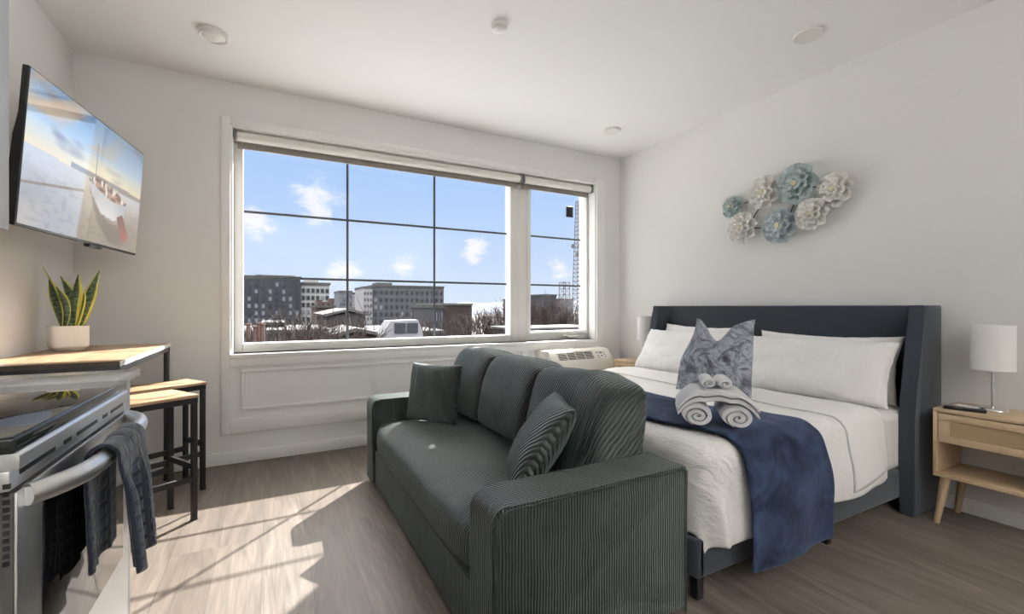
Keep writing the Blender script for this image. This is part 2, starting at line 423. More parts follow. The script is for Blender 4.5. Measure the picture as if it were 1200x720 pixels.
tag(m.build('cover_plate', M['wall']), 'small faint round wall-coloured cover plate high on the bed wall', 'cover plate')

# ================================================================== TELEVISION
c0 = Vector((-.772, 2.975, 1.746)); yaw, tilt, W_, H_ = .126, .069, 1.105, .622
r_ = Vector((math.sin(yaw), math.cos(yaw), 0)); n_ = Vector((math.cos(yaw), -math.sin(yaw), 0))
up = Vector((0, 0, 1)) * math.cos(tilt) + n_ * math.sin(tilt); nn = r_.cross(up)
TVM = Matrix((( r_.x, up.x, nn.x, c0.x), (r_.y, up.y, nn.y, c0.y), (r_.z, up.z, nn.z, c0.z), (0, 0, 0, 1)))
o = thing('tv', 'flat wall-mounted television showing a moored rowing boat under a sunset sky', 'television', (-1.05, 2.975, 1.43))
m = MB(); m.box(-W_ / 2, W_ / 2, -H_ / 2, H_ / 2, -.022, 0, .004, 2, TVM); m.build('bezel', M['black_plastic'], o)
m = MB(); m.prism([(-.300, -.021), (-.296, -.032), (-.10, -.038), (.04, -.034), (.16, -.022)], 'x', -W_ / 2 + .006, W_ / 2 - .006, TVM, .004)
m.build('back_housing', M['black_plastic'], o)
m = MB(); m.box(.02, .15, -H_ / 2 - .014, -H_ / 2 + .004, -.03, -.004, .004, 2, TVM); m.build('sensor_bar', M['black_plastic'], o)
# picture: a generic beached boat at dusk, colours held on a fine grid
def lerp(a, b, t): return tuple(a[i] + (b[i] - a[i]) * t for i in range(3))
def inpoly(p, x, y):
    r = False; j = len(p) - 1
    for i in range(len(p)):
        if (p[i][1] > y) != (p[j][1] > y) and x < (p[j][0] - p[i][0]) * (y - p[i][1]) / (p[j][1] - p[i][1]) + p[i][0]: r = not r
        j = i
    return r
BT = lambda pts: [(.45 + (x - .565) * 1.10, .50 + (y - .46) * .92) for x, y in pts]
HULL = BT([(.565, .46), (.60, .33), (.68, .20), (.80, .17), (.90, .24), (.915, .40), (.87, .36), (.78, .36), (.68, .40), (.60, .475)])
DECK = BT([(.572, .468), (.61, .50), (.70, .495), (.82, .45), (.905, .39), (.86, .352), (.76, .352), (.66, .395)])
RUD = [(.74, .28), (.80, .32), (.885, .14), (.85, .06), (.80, .11)]
def picture(u, v):
    hz = .525 - .02 * u
    n = nz(u * 3, v * 7, 3) * .5 + nz(u * 8, v * 16, 5) * .3
    if v > hz:
        t = (v - hz) / (1 - hz)
        c = lerp((250, 226, 178), (190, 210, 226), min(1, t * 2.2)); c = lerp(c, (96, 140, 186), max(0, t - .35) * 1.5)
        k = sst(.08, .34, n + .12 * math.sin(u * 5 + v * 9)); c = lerp(c, (120, 118, 130), .75 * k)
        w = sst(.0, .3, nz(u * 4 - v * 5, v * 3 + u, 9)); 
        if t > .45: c = lerp(c, (226, 178, 128), .7 * w * (1 - u))
        g = math.exp(-((u - .52) ** 2) / .05 - (t - .12) ** 2 / .03); c = lerp(c, (255, 244, 214), .9 * g)
        if t < .09 and u > .3: c = lerp(c, (112, 112, 124), .7)
    else:
        t = (hz - v) / hz
        c = lerp((206, 206, 208), (150, 140, 128), sst(0, .7, t + .25 * n))
        c = lerp(c, (232, 214, 180), .6 * math.exp(-((u - .5) ** 2) / .06) * (1 - t))
        c = lerp(c, (104, 96, 90), .45 * sst(.1, .4, nz(u * 20, v * 34, 1)) * t)
        sh = inpoly([(.45, .45), (.55, .18), (.70, .02), (.83, .03), (.83, .2), (.65, .2)], u, v)
        if sh: c = lerp(c, (92, 80, 74), .5)
    if inpoly(HULL, u, v):
        c = lerp((232, 230, 228), (150, 158, 170), sst(.2, .42, v) * .3 + .4 * sst(.66, .84, u))
        if v > .36 and abs(v - (.515 - .20 * (u - .45))) < .03: c = (70, 74, 92)
    if inpoly(DECK, u, v):
        c = (196, 158, 132) if nz(u * 22, v * 30, 4) > 0 else (120, 84, 76)
        if nz(u * 30, v * 9, 8) > .25: c = (232, 226, 216)
    if inpoly(RUD, u, v): c = lerp((176, 92, 80), (120, 70, 66), sst(.1, .25, v))
    if abs(u - .505) < .0045 and .50 < v < .82: c = (104, 100, 106)
    return c
NU, NV = 168, 96
m = MB(); V = m.grid(lambda a, b: TVM @ Vector(((a - .5) * (W_ - .014), (b - .5) * (H_ - .016) + .002, .0012)), NU, NV)
t = NT('tv_picture')
pc = t.n('ShaderNodeVertexColor', layer_name='picture').outputs[0]
t.done((.01, .01, .012, 1), .06, 0, None, Emission_Color=pc, Emission_Strength=.85, Specular_IOR_Level=1.0, IOR=1.9, Coat_Weight=1.0, Coat_Roughness=.02, Coat_IOR=1.9)
scr = m.build('screen', t.m, o)
at = scr.data.color_attributes.new('picture', 'FLOAT_COLOR', 'POINT')
for i in range(NU + 1):
    for j in range(NV + 1):
        at.data[i * (NV + 1) + j].color = srgb(*picture(i / NU, j / NV))
if scr.data.polygons[0].normal.x < 0: scr.data.flip_normals()
o = thing('television_mount', 'black metal swing-arm bracket fixing the television to the left wall', 'wall mount', (XL, 2.95, 1.70))
m = MB(); m.box(XL, XL + .02, 2.78, 3.10, 1.55, 1.80, .004); m.build('wall_plate', M['black_metal'], o)
for ya, xe in ((2.82, -.90), (3.01, -.885)):
    m = MB(); m.box(XL + .02, xe, ya - .02, ya + .02, 1.60, 1.66, .006); m.build('swing_arm', M['black_metal'], o)
m = MB(); m.box(-.30, .30, -.12, -.08, -.070, -.047, .003, 2, TVM); m.build('rail', M['black_metal'], o)
m = MB(); m.box(-.30, .30, .02, .06, -.070, -.047, .003, 2, TVM); m.build('rail', M['black_metal'], o)

# ================================================================== WALL CABINET over the range
o = thing('wall_cabinet', 'pale glossy wall cabinet cut off by the left edge of the photo', 'cabinet', (XL + .16, 1.70, 1.37))
M['cabinet'] = plain('pale_blue_grey_lacquer', srgb(206, 212, 218), .25)
m = MB(); m.box(XL, -.772, 1.30, 2.08, 1.375, 2.42, .002); m.build('body', M['cabinet'], o)
m = MB(); m.box(-.770, -.752, 1.302, 1.688, 1.37, 2.42, .002); m.build('door', M['cabinet'], o)
m = MB(); m.box(-.770, -.752, 1.692, 2.082, 1.37, 2.42, .002); m.build('door', M['cabinet'], o)

# ================================================================== BAR TABLE
TX0, TX1, TY0, TY1, TZ = XL + .004, -.570, 2.53, 3.66, .885
o = thing('bar_table', 'tall wood-topped bar table with black metal legs against the left wall', 'table', ((TX0 + TX1) / 2, (TY0 + TY1) / 2, 0))
m = MB(); m.box(TX0, TX1 - .003, TY0 + .003, TY1, TZ - .02, TZ, .002); m.build('tabletop', M['table_wood'], o)
m = MB(); m.box(TX0, TX1 - .003, TY0, TY0 + .003, TZ - .02, TZ); m.build('end_band', M['table_edge'], o)
m = MB(); m.box(TX1 - .003, TX1, TY0, TY1, TZ - .022, TZ - .001); m.build('front_band', M['vinyl'], o)
m = MB()
for (a, b, c, d) in ((TX0 + .02, TX1 - .004, TY0 + .006, TY0 + .034), (TX0 + .02, TX1 - .004, TY1 - .034, TY1 - .006), (TX1 - .034, TX1 - .006, TY0 + .034, TY1 - .034), (TX0 + .02, TX0 + .048, TY0 + .034, TY1 - .034)):
    m.box(a, b, c, d, TZ - .05, TZ - .0205, .001)
m.build('top_frame', M['black_metal'], o)
m = MB(); m.box(TX0 + .022, TX0 + .046, TY0 + .036, TY1 - .036, .18, .205, .002); m.build('stretcher', M['black_metal'], o)
for x in (TX0 + .034, TX1 - .020):
    for y in (TY0 + .020, TY1 - .020):
        if x > -.7 and y < 2.7: continue
        m = MB(); m.box(x - .014, x + .014, y - .014, y + .014, 0, TZ - .05, .001); m.build('leg', M['black_metal'], o)
m = MB(); m.box(TX1 - .034, TX1 - .006, TY0 + .006, TY0 + .034, 0, TZ - .05, .001); m.build('leg', M['black_metal'], o)

# bar stools
def stool(loc, rz, sx, label):
    o = thing('bar_stool', label, 'bar stool', loc, rz, 'bar stools by the table')
    R = ROOT[o.name]; hx, hy, z = .20, sx / 2, .66
    m = MB(); m.box(-hx, hx, -hy, hy, z - .016, z, .002, 2, R); m.build('seat', M['stool_wood'], o)
    m = MB(); q = .024
    for s in (-1, 1):
        m.box(-hx + .003, hx - .003, s * (hy - .003 - q / 2) - q / 2, s * (hy - .003 - q / 2) + q / 2, z - .046, z - .0165, .001, 1, R)
        m.box(s * (hx - .003 - q / 2) - q / 2, s * (hx - .003 - q / 2) + q / 2, -hy + .028, hy - .028, z - .046, z - .0165, .001, 1, R)
    m.build('seat_frame', M['black_metal'], o)
    for a in (-1, 1):
        for b in (-1, 1):
            m = MB(); x = a * (hx - .016); y = b * (hy - .016); m.box(x - .012, x + .012, y - .012, y + .012, .006, z - .0465, .001, 1, R)
            lg = m.build('leg', M['black_metal'], o)
            m = MB(); m.box(x - .013, x + .013, y - .013, y + .013, 0, .010, .001, 1, R); m.build('foot_cap', M['black_plastic'], lg)
    for b in (-1, 1):
        m = MB(); y = b * (hy - .016); m.box(-hx + .029, hx - .029, y - .009, y + .009, .205, .235, .001, 1, R); m.build('stretcher', M['black_metal'], o)
    for a in (-1, 1):
        m = MB(); x = a * (hx - .016); m.box(x - .009, x + .009, -hy + .029, hy - .029, .265 if a > 0 else .205, .295 if a > 0 else .235, .001, 1, R); m.build('stretcher', M['black_metal'], o)
    return o
dv = Vector((-.53, .848, 0)); dl = Vector((-.848, -.53, 0))      # short side, long side
ang = math.atan2(-dl.y, -dl.x)
A_ = Vector((-.332, 2.892, 0)); stool(A_ + dv * .14 + dl * .20, ang, .285, 'near bar stool, wooden seat on black metal legs with sun on one foot')
A_ = Vector((-.343, 3.35, 0)); stool(A_ + dv * .12 + dl * .20, ang, .24, 'far bar stool, wooden seat partly behind the nearer stool')

# ================================================================== SNAKE PLANT
px, py, pz = -.955, 3.27, TZ
o = thing('snake_plant', 'potted snake plant with yellow-edged leaves in a white ceramic pot on the bar table', 'plant', (px, py, pz))
m = MB()
def pot_prof(r0, r1, zz, chamf):   # rounded-square ring
    pts = []
    for k in range(64):
        a = 2 * PI * k / 64; c, s_ = math.cos(a), math.sin(a)
        q = (abs(c) ** 5 + abs(s_) ** 5) ** (-1 / 5)
        pts.append((r0 * q * c, r0 * q * s_, zz))
    return pts
rings = []
PRm = Matrix.Rotation(.45, 4, 'Z')
for r0, zz in ((.0, .002), (.048, .0), (.055, .003), (.075, .024), (.077, .034), (.077, .134), (.073, .135), (.071, .127), (.069, .112)):
    rings.append([m.bm.verts.new(PRm @ Vector(p) + Vector((px, py, pz))) for p in pot_prof(max(r0, 1e-4), 0, zz, 0)])
for A, B in zip(rings, rings[1:]):
    for k in range(64): m.bm.faces.new((A[k], A[(k + 1) % 64], B[(k + 1) % 64], B[k]))
m.build('pot', M['pot'], o, angle=30)
m = MB(); m.bm.faces.new([m.bm.verts.new(PRm @ Vector(p) + Vector((px, py, pz))) for p in pot_prof(.0695, 0, .115, 0)]); m.build('soil', M['soil'], o)
def leaf(b, tip, w, bend, tw, name='leaf'):
    b = Vector(b); tip = Vector(tip); n = 18; k = 8
    me = bpy.data.meshes.new(name); vs, fs, uvs = [], [], []
    side0 = Vector((math.cos(tw), math.sin(tw), 0)); bend = Vector(bend)
    for i in range(n + 1):
        t_ = i / n
        c = b.lerp(tip, t_) + bend * math.sin(PI * t_)
        ww = w * (.62 + .5 * math.sin(PI * min(1, t_ * .95) ** .9)) * (1 if t_ < .6 else max(.02, 1 - ((t_ - .6) / .4) ** 1.7))
        a2 = tw + .5 * t_; sd = Vector((math.cos(a2), math.sin(a2), 0)); fwd = Vector((-sd.y, sd.x, 0))
        for j in range(k + 1):
            q = j / k - .5
            vs.append(c + sd * q * ww + fwd * (q * q * ww * 1.1)); uvs.append((j / k, t_))
    for i in range(n):
        for j in range(k): fs.append((i * (k + 1) + j, i * (k + 1) + j + 1, (i + 1) * (k + 1) + j + 1, (i + 1) * (k + 1) + j))
    inv = mat_of(o).inverted()
    me.from_pydata([inv @ v for v in vs], [], fs); me.materials.append(M['leaf'])
    ul = me.uv_layers.new(name='UVMap')
    for l in me.loops: ul.data[l.index].uv = uvs[l.vertex_index]
    for p in me.polygons: p.use_smooth = True
    ob = bpy.data.objects.new(name, me); COL.objects.link(ob); ob.parent = o
    md = ob.modifiers.new('thickness', 'SOLIDIFY'); md.thickness = .003; md.offset = 0
    return ob
VR = Vector((CS, -SN, 0))          # rightwards as seen from inside the room
def L(bx, tx, tz, dy, w, bend, tw):
    b0 = Vector((px, py, pz + .112)) + VR * bx; tp = Vector((px, py, pz + tz)) + VR * tx + Vector((0, dy, 0))
    b0 += Vector((0, dy * .4, 0)); leaf(b0, tp, w, Vector(bend), tw)
TW = -YAW - .35
L(-.030, -.118, .385, .03, .046, (.0, 0, .0), TW + .5)
L(-.030, -.125, .450, -.03, .028, (.03, 0, -.02), TW - .9)
L(-.028, -.050, .345, -.035, .060, (.02, 0, 0), TW)
L(-.005, .000, .350, .04, .056, (.0, .01, 0), TW + .3)
L(-.008, -.030, .400, -.03, .066, (.03, 0, 0), TW + .1)
L(.020, .055, .415, .0, .070, (-.012, 0, 0), TW - .2)
L(.040, .158, .435, .03, .052, (-.012, 0, -.03), TW + .6)
L(.040, .100, .330, -.03, .034, (.005, 0, 0), TW - .7)

# ================================================================== RANGE
RX0, RX1, RY0, RY1 = XL + .03, -.345, .945, 1.545
o = thing('range_cooker', 'stainless electric range with black glass cooktop at lower left', 'range', ((RX0 + RX1) / 2, (RY0 + RY1) / 2, 0))
m = MB(); m.box(RX0, RX1 - .012, RY0, RY1, .04, .9005, .003); 
m.build('body', M['steel_dark'], o)
m = MB()

m = MB(); m.box(RX0 + .02, RX1 + .010, RY0 - .002, RY1 + .002, .901, .926, .005, 3); m.build('cooktop', M['ceramic_glass'], o)
m = MB()
for (a, b, r) in ((-.52, 1.09, .10), (-.52, 1.39, .075), (-.83, 1.09, .075), (-.83, 1.39, .09)):
    for rr in (r,):
        n = 48; m = MB()
        A = [m.bm.verts.new((a + rr * math.cos(2 * PI * k / n), b + rr * math.sin(2 * PI * k / n), .9264)) for k in range(n)]
        B = [m.bm.verts.new((a + (rr - .002) * math.cos(2 * PI * k / n), b + (rr - .002) * math.sin(2 * PI * k / n), .9264)) for k in range(n)]
        for k in range(n): m.bm.faces.new((A[k], A[(k + 1) % n], B[(k + 1) % n], B[k]))
        m.build('burner_ring', M['grey_plastic'], o, smooth=False)
m = MB(); m.prism([(RX1 - .010, .9005), (RX1 + .008, .9005), (RX1 + .013, .896), (RX1 + .013, .876), (RX1 - .010, .876)], 'y', RY0 + .004, RY1 - .004, None, .001); m.build('front_bullnose', M['steel'], o)
m = MB(); m.box(RX1 - .012, RX1 + .004, RY0, RY1, .845, .8755, .002); 
cp = m.build('control_panel', M['steel'], o)
m = MB()
for (a, b) in ((.03, .16), (.20, .235), (.265, .385), (.425, .455), (.485, .585)): m.box(RX1 + .002, RX1 + .0052, RY0 + a, RY0 + b, .862, .872)
m.build('vent_slots', M['black_plastic'], cp)
m = MB()
DX = RX1 + .012
m.box(DX - .004, DX, RY0 + .001, RY1 - .001, .255, .842, .0015); dr = m.build('oven_door', M['steel'], o)
m = MB(); m.box(RX1 - .010, DX - .0042, RY0 + .001, RY1 - .001, .255, .842, .002); m.build('door_core', M['steel_dark'], dr)
m = MB()
for k in range(11): m.box(DX - .0155, DX - .0075, RY0 - .0002, RY0 + .003, .735 + k * .0115, .7425 + k * .0115)
m.build('door_vents', M['black_plastic'], dr)
m = MB(); m.box(DX - .002, DX + .0025, RY0 + .085, RY1 - .055, .485, .798, .001); m.build('oven_window', M['oven_glass'], dr)
m = MB(); m.box(RX1 - .010, DX, RY0 + .002, RY1 - .002, .06, .248, .004); m.build('storage_drawer', M['steel'], o)
m = MB()
pts = []
for k in range(25):
    t_ = k / 24; y = RY0 + .02 + t_ * (RY1 - RY0 - .04); q = abs(2 * t_ - 1)
    pts.append((DX + .004 + .052 * (1 - q ** 5), y, .832))
m.tube(pts, .0175, 16, True, .8); m.build('handle', M['steel'], dr)
# dish towel over the handle
HXc = DX + .054; HZc = .832; HR = .0215
me = bpy.data.meshes.new('dish_towel')
def towel_pt(u, v):      # u along the handle, v along the towel's length
    Lf, Lb = .240, .225; s_ = v * (Lf + Lb + PI * HR) 
    fold = .012 * math.sin(u * 9 + .8) + .007 * math.sin(u * 21)
    if s_ < Lf:
        d = (Lf - s_); x = HXc + HR + .016 * (d / Lf) ** 1.1 + fold * sst(0, .1, d); z = HZc - d
    elif s_ < Lf + PI * HR:
        a = (s_ - Lf) / HR; x = HXc + HR * math.cos(a); z = HZc + HR * math.sin(a)
    else:
        d = s_ - Lf - PI * HR; x = HXc - HR - .004 * sst(0, .1, d) + .4 * fold * sst(.02, .12, d); z = HZc - d
        x = max(x, DX + .009)
    wv = 1 - .12 * sst(0, .3, HZc - z)
    y = 1.118 + .195 * (u * wv + (1 - wv) * .5) + .012 * sst(0, .28, HZc - z) + .004 * nz(u * 5, v * 8)
    return Vector((x, y, z - .012 * nz(u * 4, 2.2)))
nu, nv = 36, 80
vs = [towel_pt(i / nu, j / nv) for i in range(nu + 1) for j in range(nv + 1)]
fs = [(i * (nv + 1) + j, (i + 1) * (nv + 1) + j, (i + 1) * (nv + 1) + j + 1, i * (nv + 1) + j + 1) for i in range(nu) for j in range(nv)]
me.from_pydata(vs, [], fs); me.materials.append(M['dish_towel'])
ul = me.uv_layers.new(name='UVMap')
for l in me.loops: ul.data[l.index].uv = ((l.vertex_index // (nv + 1)) / nu, (l.vertex_index % (nv + 1)) / nv * 2.6)
for p in me.polygons: p.use_smooth = True
tw_ = bpy.data.objects.new('dish_towel', me); COL.objects.link(tw_)
md = tw_.modifiers.new('thickness', 'SOLIDIFY'); md.thickness = .005; md.offset = 1
tag(tw_, 'dark blue dish towel hanging over the oven door handle', 'towel')
# counter piece beyond the range
m = MB(); m.box(XL + .002, -.352, 1.556, 1.77, .909, .930, .002); 
o = thing('counter_end', 'narrow pale countertop piece at the far side of the range', 'counter', (-.72, 1.66, 0))
m.build('countertop', M['quartz'], o)
m = MB(); m.box(XL + .002, -.375, 1.562, 1.764, 0, .9085, .002); m.build('base_panel', M['cabinet'], o)

# ================================================================== SOFA
SX0, SX1, SY0, SY1, AW, AH = .555, 1.34, 1.155, 3.05, .175, .545
o = thing('sofa', 'dark green corduroy three-seat sofa in front of the bed', 'sofa', ((SX0 + SX1) / 2, (SY0 + SY1) / 2, 0))
def superbox(cx, cy, cz, hx, hy, hz, k=6, n=14, fn=None):
    b = bmesh.new(); bmesh.ops.create_cube(b, size=2)
    bmesh.ops.subdivide_edges(b, edges=b.edges[:], cuts=n, use_grid_fill=True)
    for v in b.verts:
        p = v.co.copy()
        # concentrate points near the edges
        q = Vector([math.copysign(1 - (1 - abs(c)) ** 1.25, c) for c in p])
        d = (abs(q.x) ** k + abs(q.y) ** k + abs(q.z) ** k) ** (1 / k); q = q / d
        r = Vector((q.x * hx, q.y * hy, q.z * hz))
        if fn: r = fn(r, q)
        v.co = Vector((cx, cy, cz)) + r
    return b
def by_normal(ob, test, mi):
    for p in ob.data.polygons:
        if test(p.normal): p.material_index = mi
for nm, y0, y1, s in (('near', SY0, SY0 + AW, -1), ('far', SY1 - AW, SY1, 1)):
    m = MB()
    R = .05; poly = [(SX0, .03), (SX0, AH - R)]
    for k in range(1, 7): poly.append((SX0 + R - R * math.cos(k / 6 * PI / 2), AH - R + R * math.sin(k / 6 * PI / 2)))
    for k in range(0, 7): poly.append((SX1 - .02 + .02 * math.sin(k / 6 * PI / 2), AH - .02 + .02 * math.cos(k / 6 * PI / 2)))
    poly.append((SX1, .03))
    m.prism(poly, 'y', y0, y1, None, .012)
    ob = m.build('arm', [M['cord_y'], M['cord_x']], o, angle=50); by_normal(ob, lambda n: abs(n.y) > .7, 1)
    # piping that frames the side panel
    yy = y0 - .0 if s < 0 else y1
    pp = [(x, yy + s * .0005, z) for x, z in [(a + (.012 if a < .8 else -.012), b - .012) for a, b in poly]]
    m = MB(); m.tube(pp, .0045, 8); m.build('piping', M['cord_y'], ob)
m = MB(); m.box(SX1 - .085, SX1, SY0 + AW, SY1 - AW, .03, AH - .02, .015, 3); m.build('back_frame', M['cord_y'], o)
m = MB(); m.box(SX0 + .018, SX1 - .085, SY0 + AW + .003, SY1 - AW - .003, .022, .235, .010, 3); m.build('base_front', M['cord_y'], o)
def seatfn(r, q):
    r.z += .010 * (1 - q.x ** 2) * (1 - q.y ** 4) * (1 if q.z > 0 else 0) + .006 * nz(r.x * 5, r.y * 5) * (q.z > 0)
    r.z -= .030 * max(0, -q.x - .72) * (q.z > 0) * 2
    r.x += -.012 * (1 - q.z ** 2) * (q.x < 0)
    return r
m = MB(); m.merge(superbox((SX0 + SX1 - .085) / 2 + .006, (SY0 + SY1) / 2, .325, (SX1 - .085 - SX0) / 2, (SY1 - SY0) / 2 - AW - .004, .092, 9, 26, seatfn)); m.build('seat_cushion', M['cord_y'], o, angle=80)
for x in (SX0 + .06, SX1 - .06):
    for y in (SY0 + .08, SY1 - .08):
        m = MB(); m.cyl((x, y, 0), (x, y, .032), .022, .026); m.build('foot', M['black_plastic'], o)

# loose back cushions
def back_cushion(y0, y1, lean, zt, rz, label, seed):
    hx, hy, hz = .150, (y1 - y0) / 2 - .002, (zt - .415) / 2
    def fn(r, q):
        r.x += .030 * sst(-.2, 1.0, q.z) * (q.x < 0); r.x -= .020 * (1 - q.y ** 2) * (1 - q.z ** 2) * (q.x < 0)
        r.z += .018 * (1 - q.y ** 2) * sst(.3, 1, q.z) - .014 * sst(.4, 1, abs(q.y)) * sst(.4, 1, q.z) + .012 * nz(r.y * 7, r.x * 5, seed) * sst(.3, 1, q.z)
        r.x += .010 * nz(r.y * 6, r.z * 6, seed); r.y += .006 * nz(r.x * 7, r.z * 7, seed + 3) * 0
        return r
    b = superbox(0, 0, 0, hx, hy, hz, 7.0, 18, fn)
    # local frame: x' = width (ribs vary along it), y' = depth, z' = up
    for v in b.verts: v.co = Vector((v.co.y, -v.co.x, v.co.z))
    m = MB(); m.merge(b)
    cz = .417 + hz * math.cos(lean) + hx * math.sin(lean) * .8
    Mx = Matrix.Translation((1.195 + .0, (y0 + y1) / 2, cz)) @ Matrix.Rotation(rz, 4, 'Z') @ Matrix.Rotation(lean, 4, 'Y') @ Matrix.Rotation(PI / 2, 4, 'Z')
    ob = m.build('back_cushion', M['velour'], None, angle=80, M=Mx)
    return tag(ob, label, 'cushion', 'loose back cushions of the sofa')
back_cushion(2.375, 2.875, .15, .825, .0, 'green corduroy sofa back cushion nearest the window, behind the square pillow', 1)
back_cushion(1.865, 2.375, .17, .815, .03, 'middle green corduroy back cushion of the sofa', 5)
back_cushion(1.335, 1.865, .12, .815, .0, 'large green corduroy back cushion nearest the camera', 9)

# pillows ------------------------------------------------------------
def pillow_bm(W, H, T, n=30, a=.42, pin=.07, rim=.006, wr=0, seed=0, fn=None):
    b = bmesh.new(); G = {}
    for side in (1, -1):
        for i in range(n + 1):
            for j in range(n + 1):
                u = 2 * i / n - 1; v = 2 * j / n - 1
                u = math.sin(u * PI / 2) * .5 + u * .5; v = math.sin(v * PI / 2) * .5 + v * .5
                edge = i in (0, n) or j in (0, n)
                if edge and side == -1: continue
                x = W / 2 * u * (1 - pin * (1 - v * v) * u * u); y = H / 2 * v * (1 - pin * (1 - u * u) * v * v)
                th = max(0, (1 - u * u) * (1 - v * v)) ** a
                z = side * (T / 2 * th)
                if wr: z += wr * nz(x * 9, y * 9, seed + side) * min(1, th * 3) + wr * .6 * nz(x * 22, y * 14, seed + side) * min(1, th * 3)
                p = Vector((x, y, z))
                if wr: p.x += wr * .5 * nz(y * 12, seed); p.y += wr * .5 * nz(x * 12, seed + 7)
                if fn: p = fn(p, u, v, side)
                G[side, i, j] = b.verts.new(p)
                if edge: G[-1, i, j] = G[1, i, j]
    for side in (1, -1):
        for i in range(n):
            for j in range(n):
                q = [G[side, i, j], G[side, i + 1, j], G[side, i + 1, j + 1], G[side, i, j + 1]]
                if side < 0: q.reverse()
                try: b.faces.new(q)
                except ValueError: pass
    return b
def frame(origin, xdir, ydir):
    x = Vector(xdir).normalized(); y = Vector(ydir); y = (y - x * y.dot(x)).normalized(); z = x.cross(y)
    return Matrix(((x.x, y.x, z.x, origin[0]), (x.y, y.y, z.y, origin[1]), (x.z, y.z, z.z, origin[2]), (0, 0, 0, 1)))
m = MB(); m.merge(pillow_bm(.365, .355, .14, pin=.05, wr=.004, seed=2))
ob = m.build('throw_pillow', M['velour'], None, angle=80, M=frame((.885, 2.675, .596), (.60, -.80, 0), (.16, .12, 1)))
tag(ob, 'square green corduroy throw pillow standing by the far sofa arm', 'pillow', 'corduroy throw pillows')
m = MB(); m.merge(pillow_bm(.385, .385, .15, pin=.05, wr=.004, seed=12))
ob = m.build('throw_pillow', M['velour'], None, angle=80, M=frame((.925, 1.51, .60), (.42, .907, .0), (.50, -.23, .83)))
tag(ob, 'green corduroy throw pillow leaning on the near sofa arm, seen edge-on', 'pillow', 'corduroy throw pillows')

# ================================================================== BED
BY0, BY1 = 1.165, 3.055
o = thing('upholstered_bed', 'slate grey upholstered bed frame with tall winged headboard', 'bed', (2.3, 2.11, 0))
m = MB(); m.box(3.275, XR - .004, 1.19, 3.03, .10, 1.130, .012, 3); hb = m.build('headboard', M['slate'], o)
for y0, y1 in ((1.118, 1.19), (3.03, 3.102)):
    prof = [(XR - .004, .0), (3.012, .0), (3.010, .35), (3.014, .50), (3.030, .62), (3.056, .74), (3.083, .86), (3.108, .98), (3.124, 1.06), (3.132, 1.13), (XR - .004, 1.13)]
    m = MB(); m.prism(prof, 'y', y0, y1, None, .014); wg = m.build('headboard_wing', M['slate'], o, angle=50)
    yy = (y0 + .012) if y0 < 2 else (y1 - .012)
for nm, (x0, x1, y0, y1) in dict(side_rail=(1.435, 3.05, BY0 + .02, BY0 + .065), side_rail_=(1.435, 3.05, BY1 - .065, BY1 - .02), foot_rail=(1.425, 1.47, BY0 + .02, BY1 - .02)).items():
    m = MB(); m.box(x0, x1, y0, y1, .083, .232, .012, 3); m.build(nm.strip('_'), M['slate'], o)
m = MB(); m.box(1.47, 3.27, BY0 + .065, BY1 - .065, .19, .21); m.build('slat_deck', M['black_metal'], o)
for x, y in ((1.452, BY0 + .045), (1.452, BY1 - .045), (2.33, BY0 + .04), (2.33, BY1 - .04)):
    m = MB(); m.box(x - .018, x + .018, y - .018, y + .018, 0, .084, .002); m.build('leg', M['black_metal'], o)
m = MB(); m.merge(superbox(2.36, 2.11, .392, .90, (BY1 - BY0) / 2 - .022, .176, 12, 12)); ob = m.build('mattress', M['sheet'], None, angle=80)
tag(ob, 'white mattress on the bed with fitted sheet showing by the headboard wing', 'mattress')

# duvet: cloth laid over the mattress block
DXF, DXH, DY0, DY1, DZ = 1.437, 2.985, 1.15, 3.07, .585
def fold1(d, r):
    """unrolled distance past the edge -> (outward, down)"""
    if d <= -r: return d, 0.0
    q = (d + r)
    if q < r * PI / 2: return -r + r * math.sin(q / r), r * (1 - math.cos(q / r))
    return 0.0, r + (q - r * PI / 2)
RD, RC = .075, .15
def drape(a, b, off=0.0, puff=1.0):
    """a = unrolled along X from the foot edge, b = unrolled along Y (near edge .. far edge)"""
    ox, dx = fold1(DXF - a, RD); x = DXF - ox
    if b < (DY0 + DY1) / 2: oy, dy = fold1(DY0 - b, RD); y = DY0 - oy; sy = -1
    else: oy, dy = fold1(b - DY1, RD); y = DY1 + oy; sy = 1
    nearside = b < (DY0 + DY1) / 2
    cxx = DXF + RC; cyy = DY0 + RC if nearside else DY1 - RC
    va = cxx - a; vb = (cyy - b) if nearside else (b - cyy)
    if va > 0 and vb > 0:          # quilt rounds the corner of the mattress
        rho = (va ** 6 + vb ** 6) ** (1 / 6); ln = math.hypot(va, vb)
        o_, dn = fold1(rho - RC, RD); pr = min(rho + 0.0, RC) if rho < RC - RD else RC + o_
        x = cxx - va / ln * pr; y = cyy - (vb / ln * pr) * (1 if nearside else -1)
        dx, dy = dn * va / ln, dn * vb / ln; dz = dn
    else: dz = dx + dy
    z = DZ - dz
    # soft rolling of the quilt
    w = .010 * nz(a * 3.1, b * 2.7, 1) + .006 * nz(a * 8, b * 5, 4) + .004 * nz(a * 17, b * 9, 6)
    out = sst(0, .18, dy) ; outx = sst(0, .18, dx)
    hang = max(out, outx)
    z += w * (1 - hang) * puff
    flare = .030 * sst(.04, .30, dy) + .018 * math.sin(a * 11 + 1.3 * math.sin(a * 4)) * sst(.05, .3, dy) + .012 * nz(a * 7, b * 3, 2) * out
    y += sy * (flare * .8 + off * out)
    x -= (.014 * sst(.05, .3, dx) + .008 * math.sin(b * 9) * sst(.05, .3, dx) + off * outx)
    z += off * (1 - hang)
    return Vector((x, y, z))
HEM = .335
m = MB()
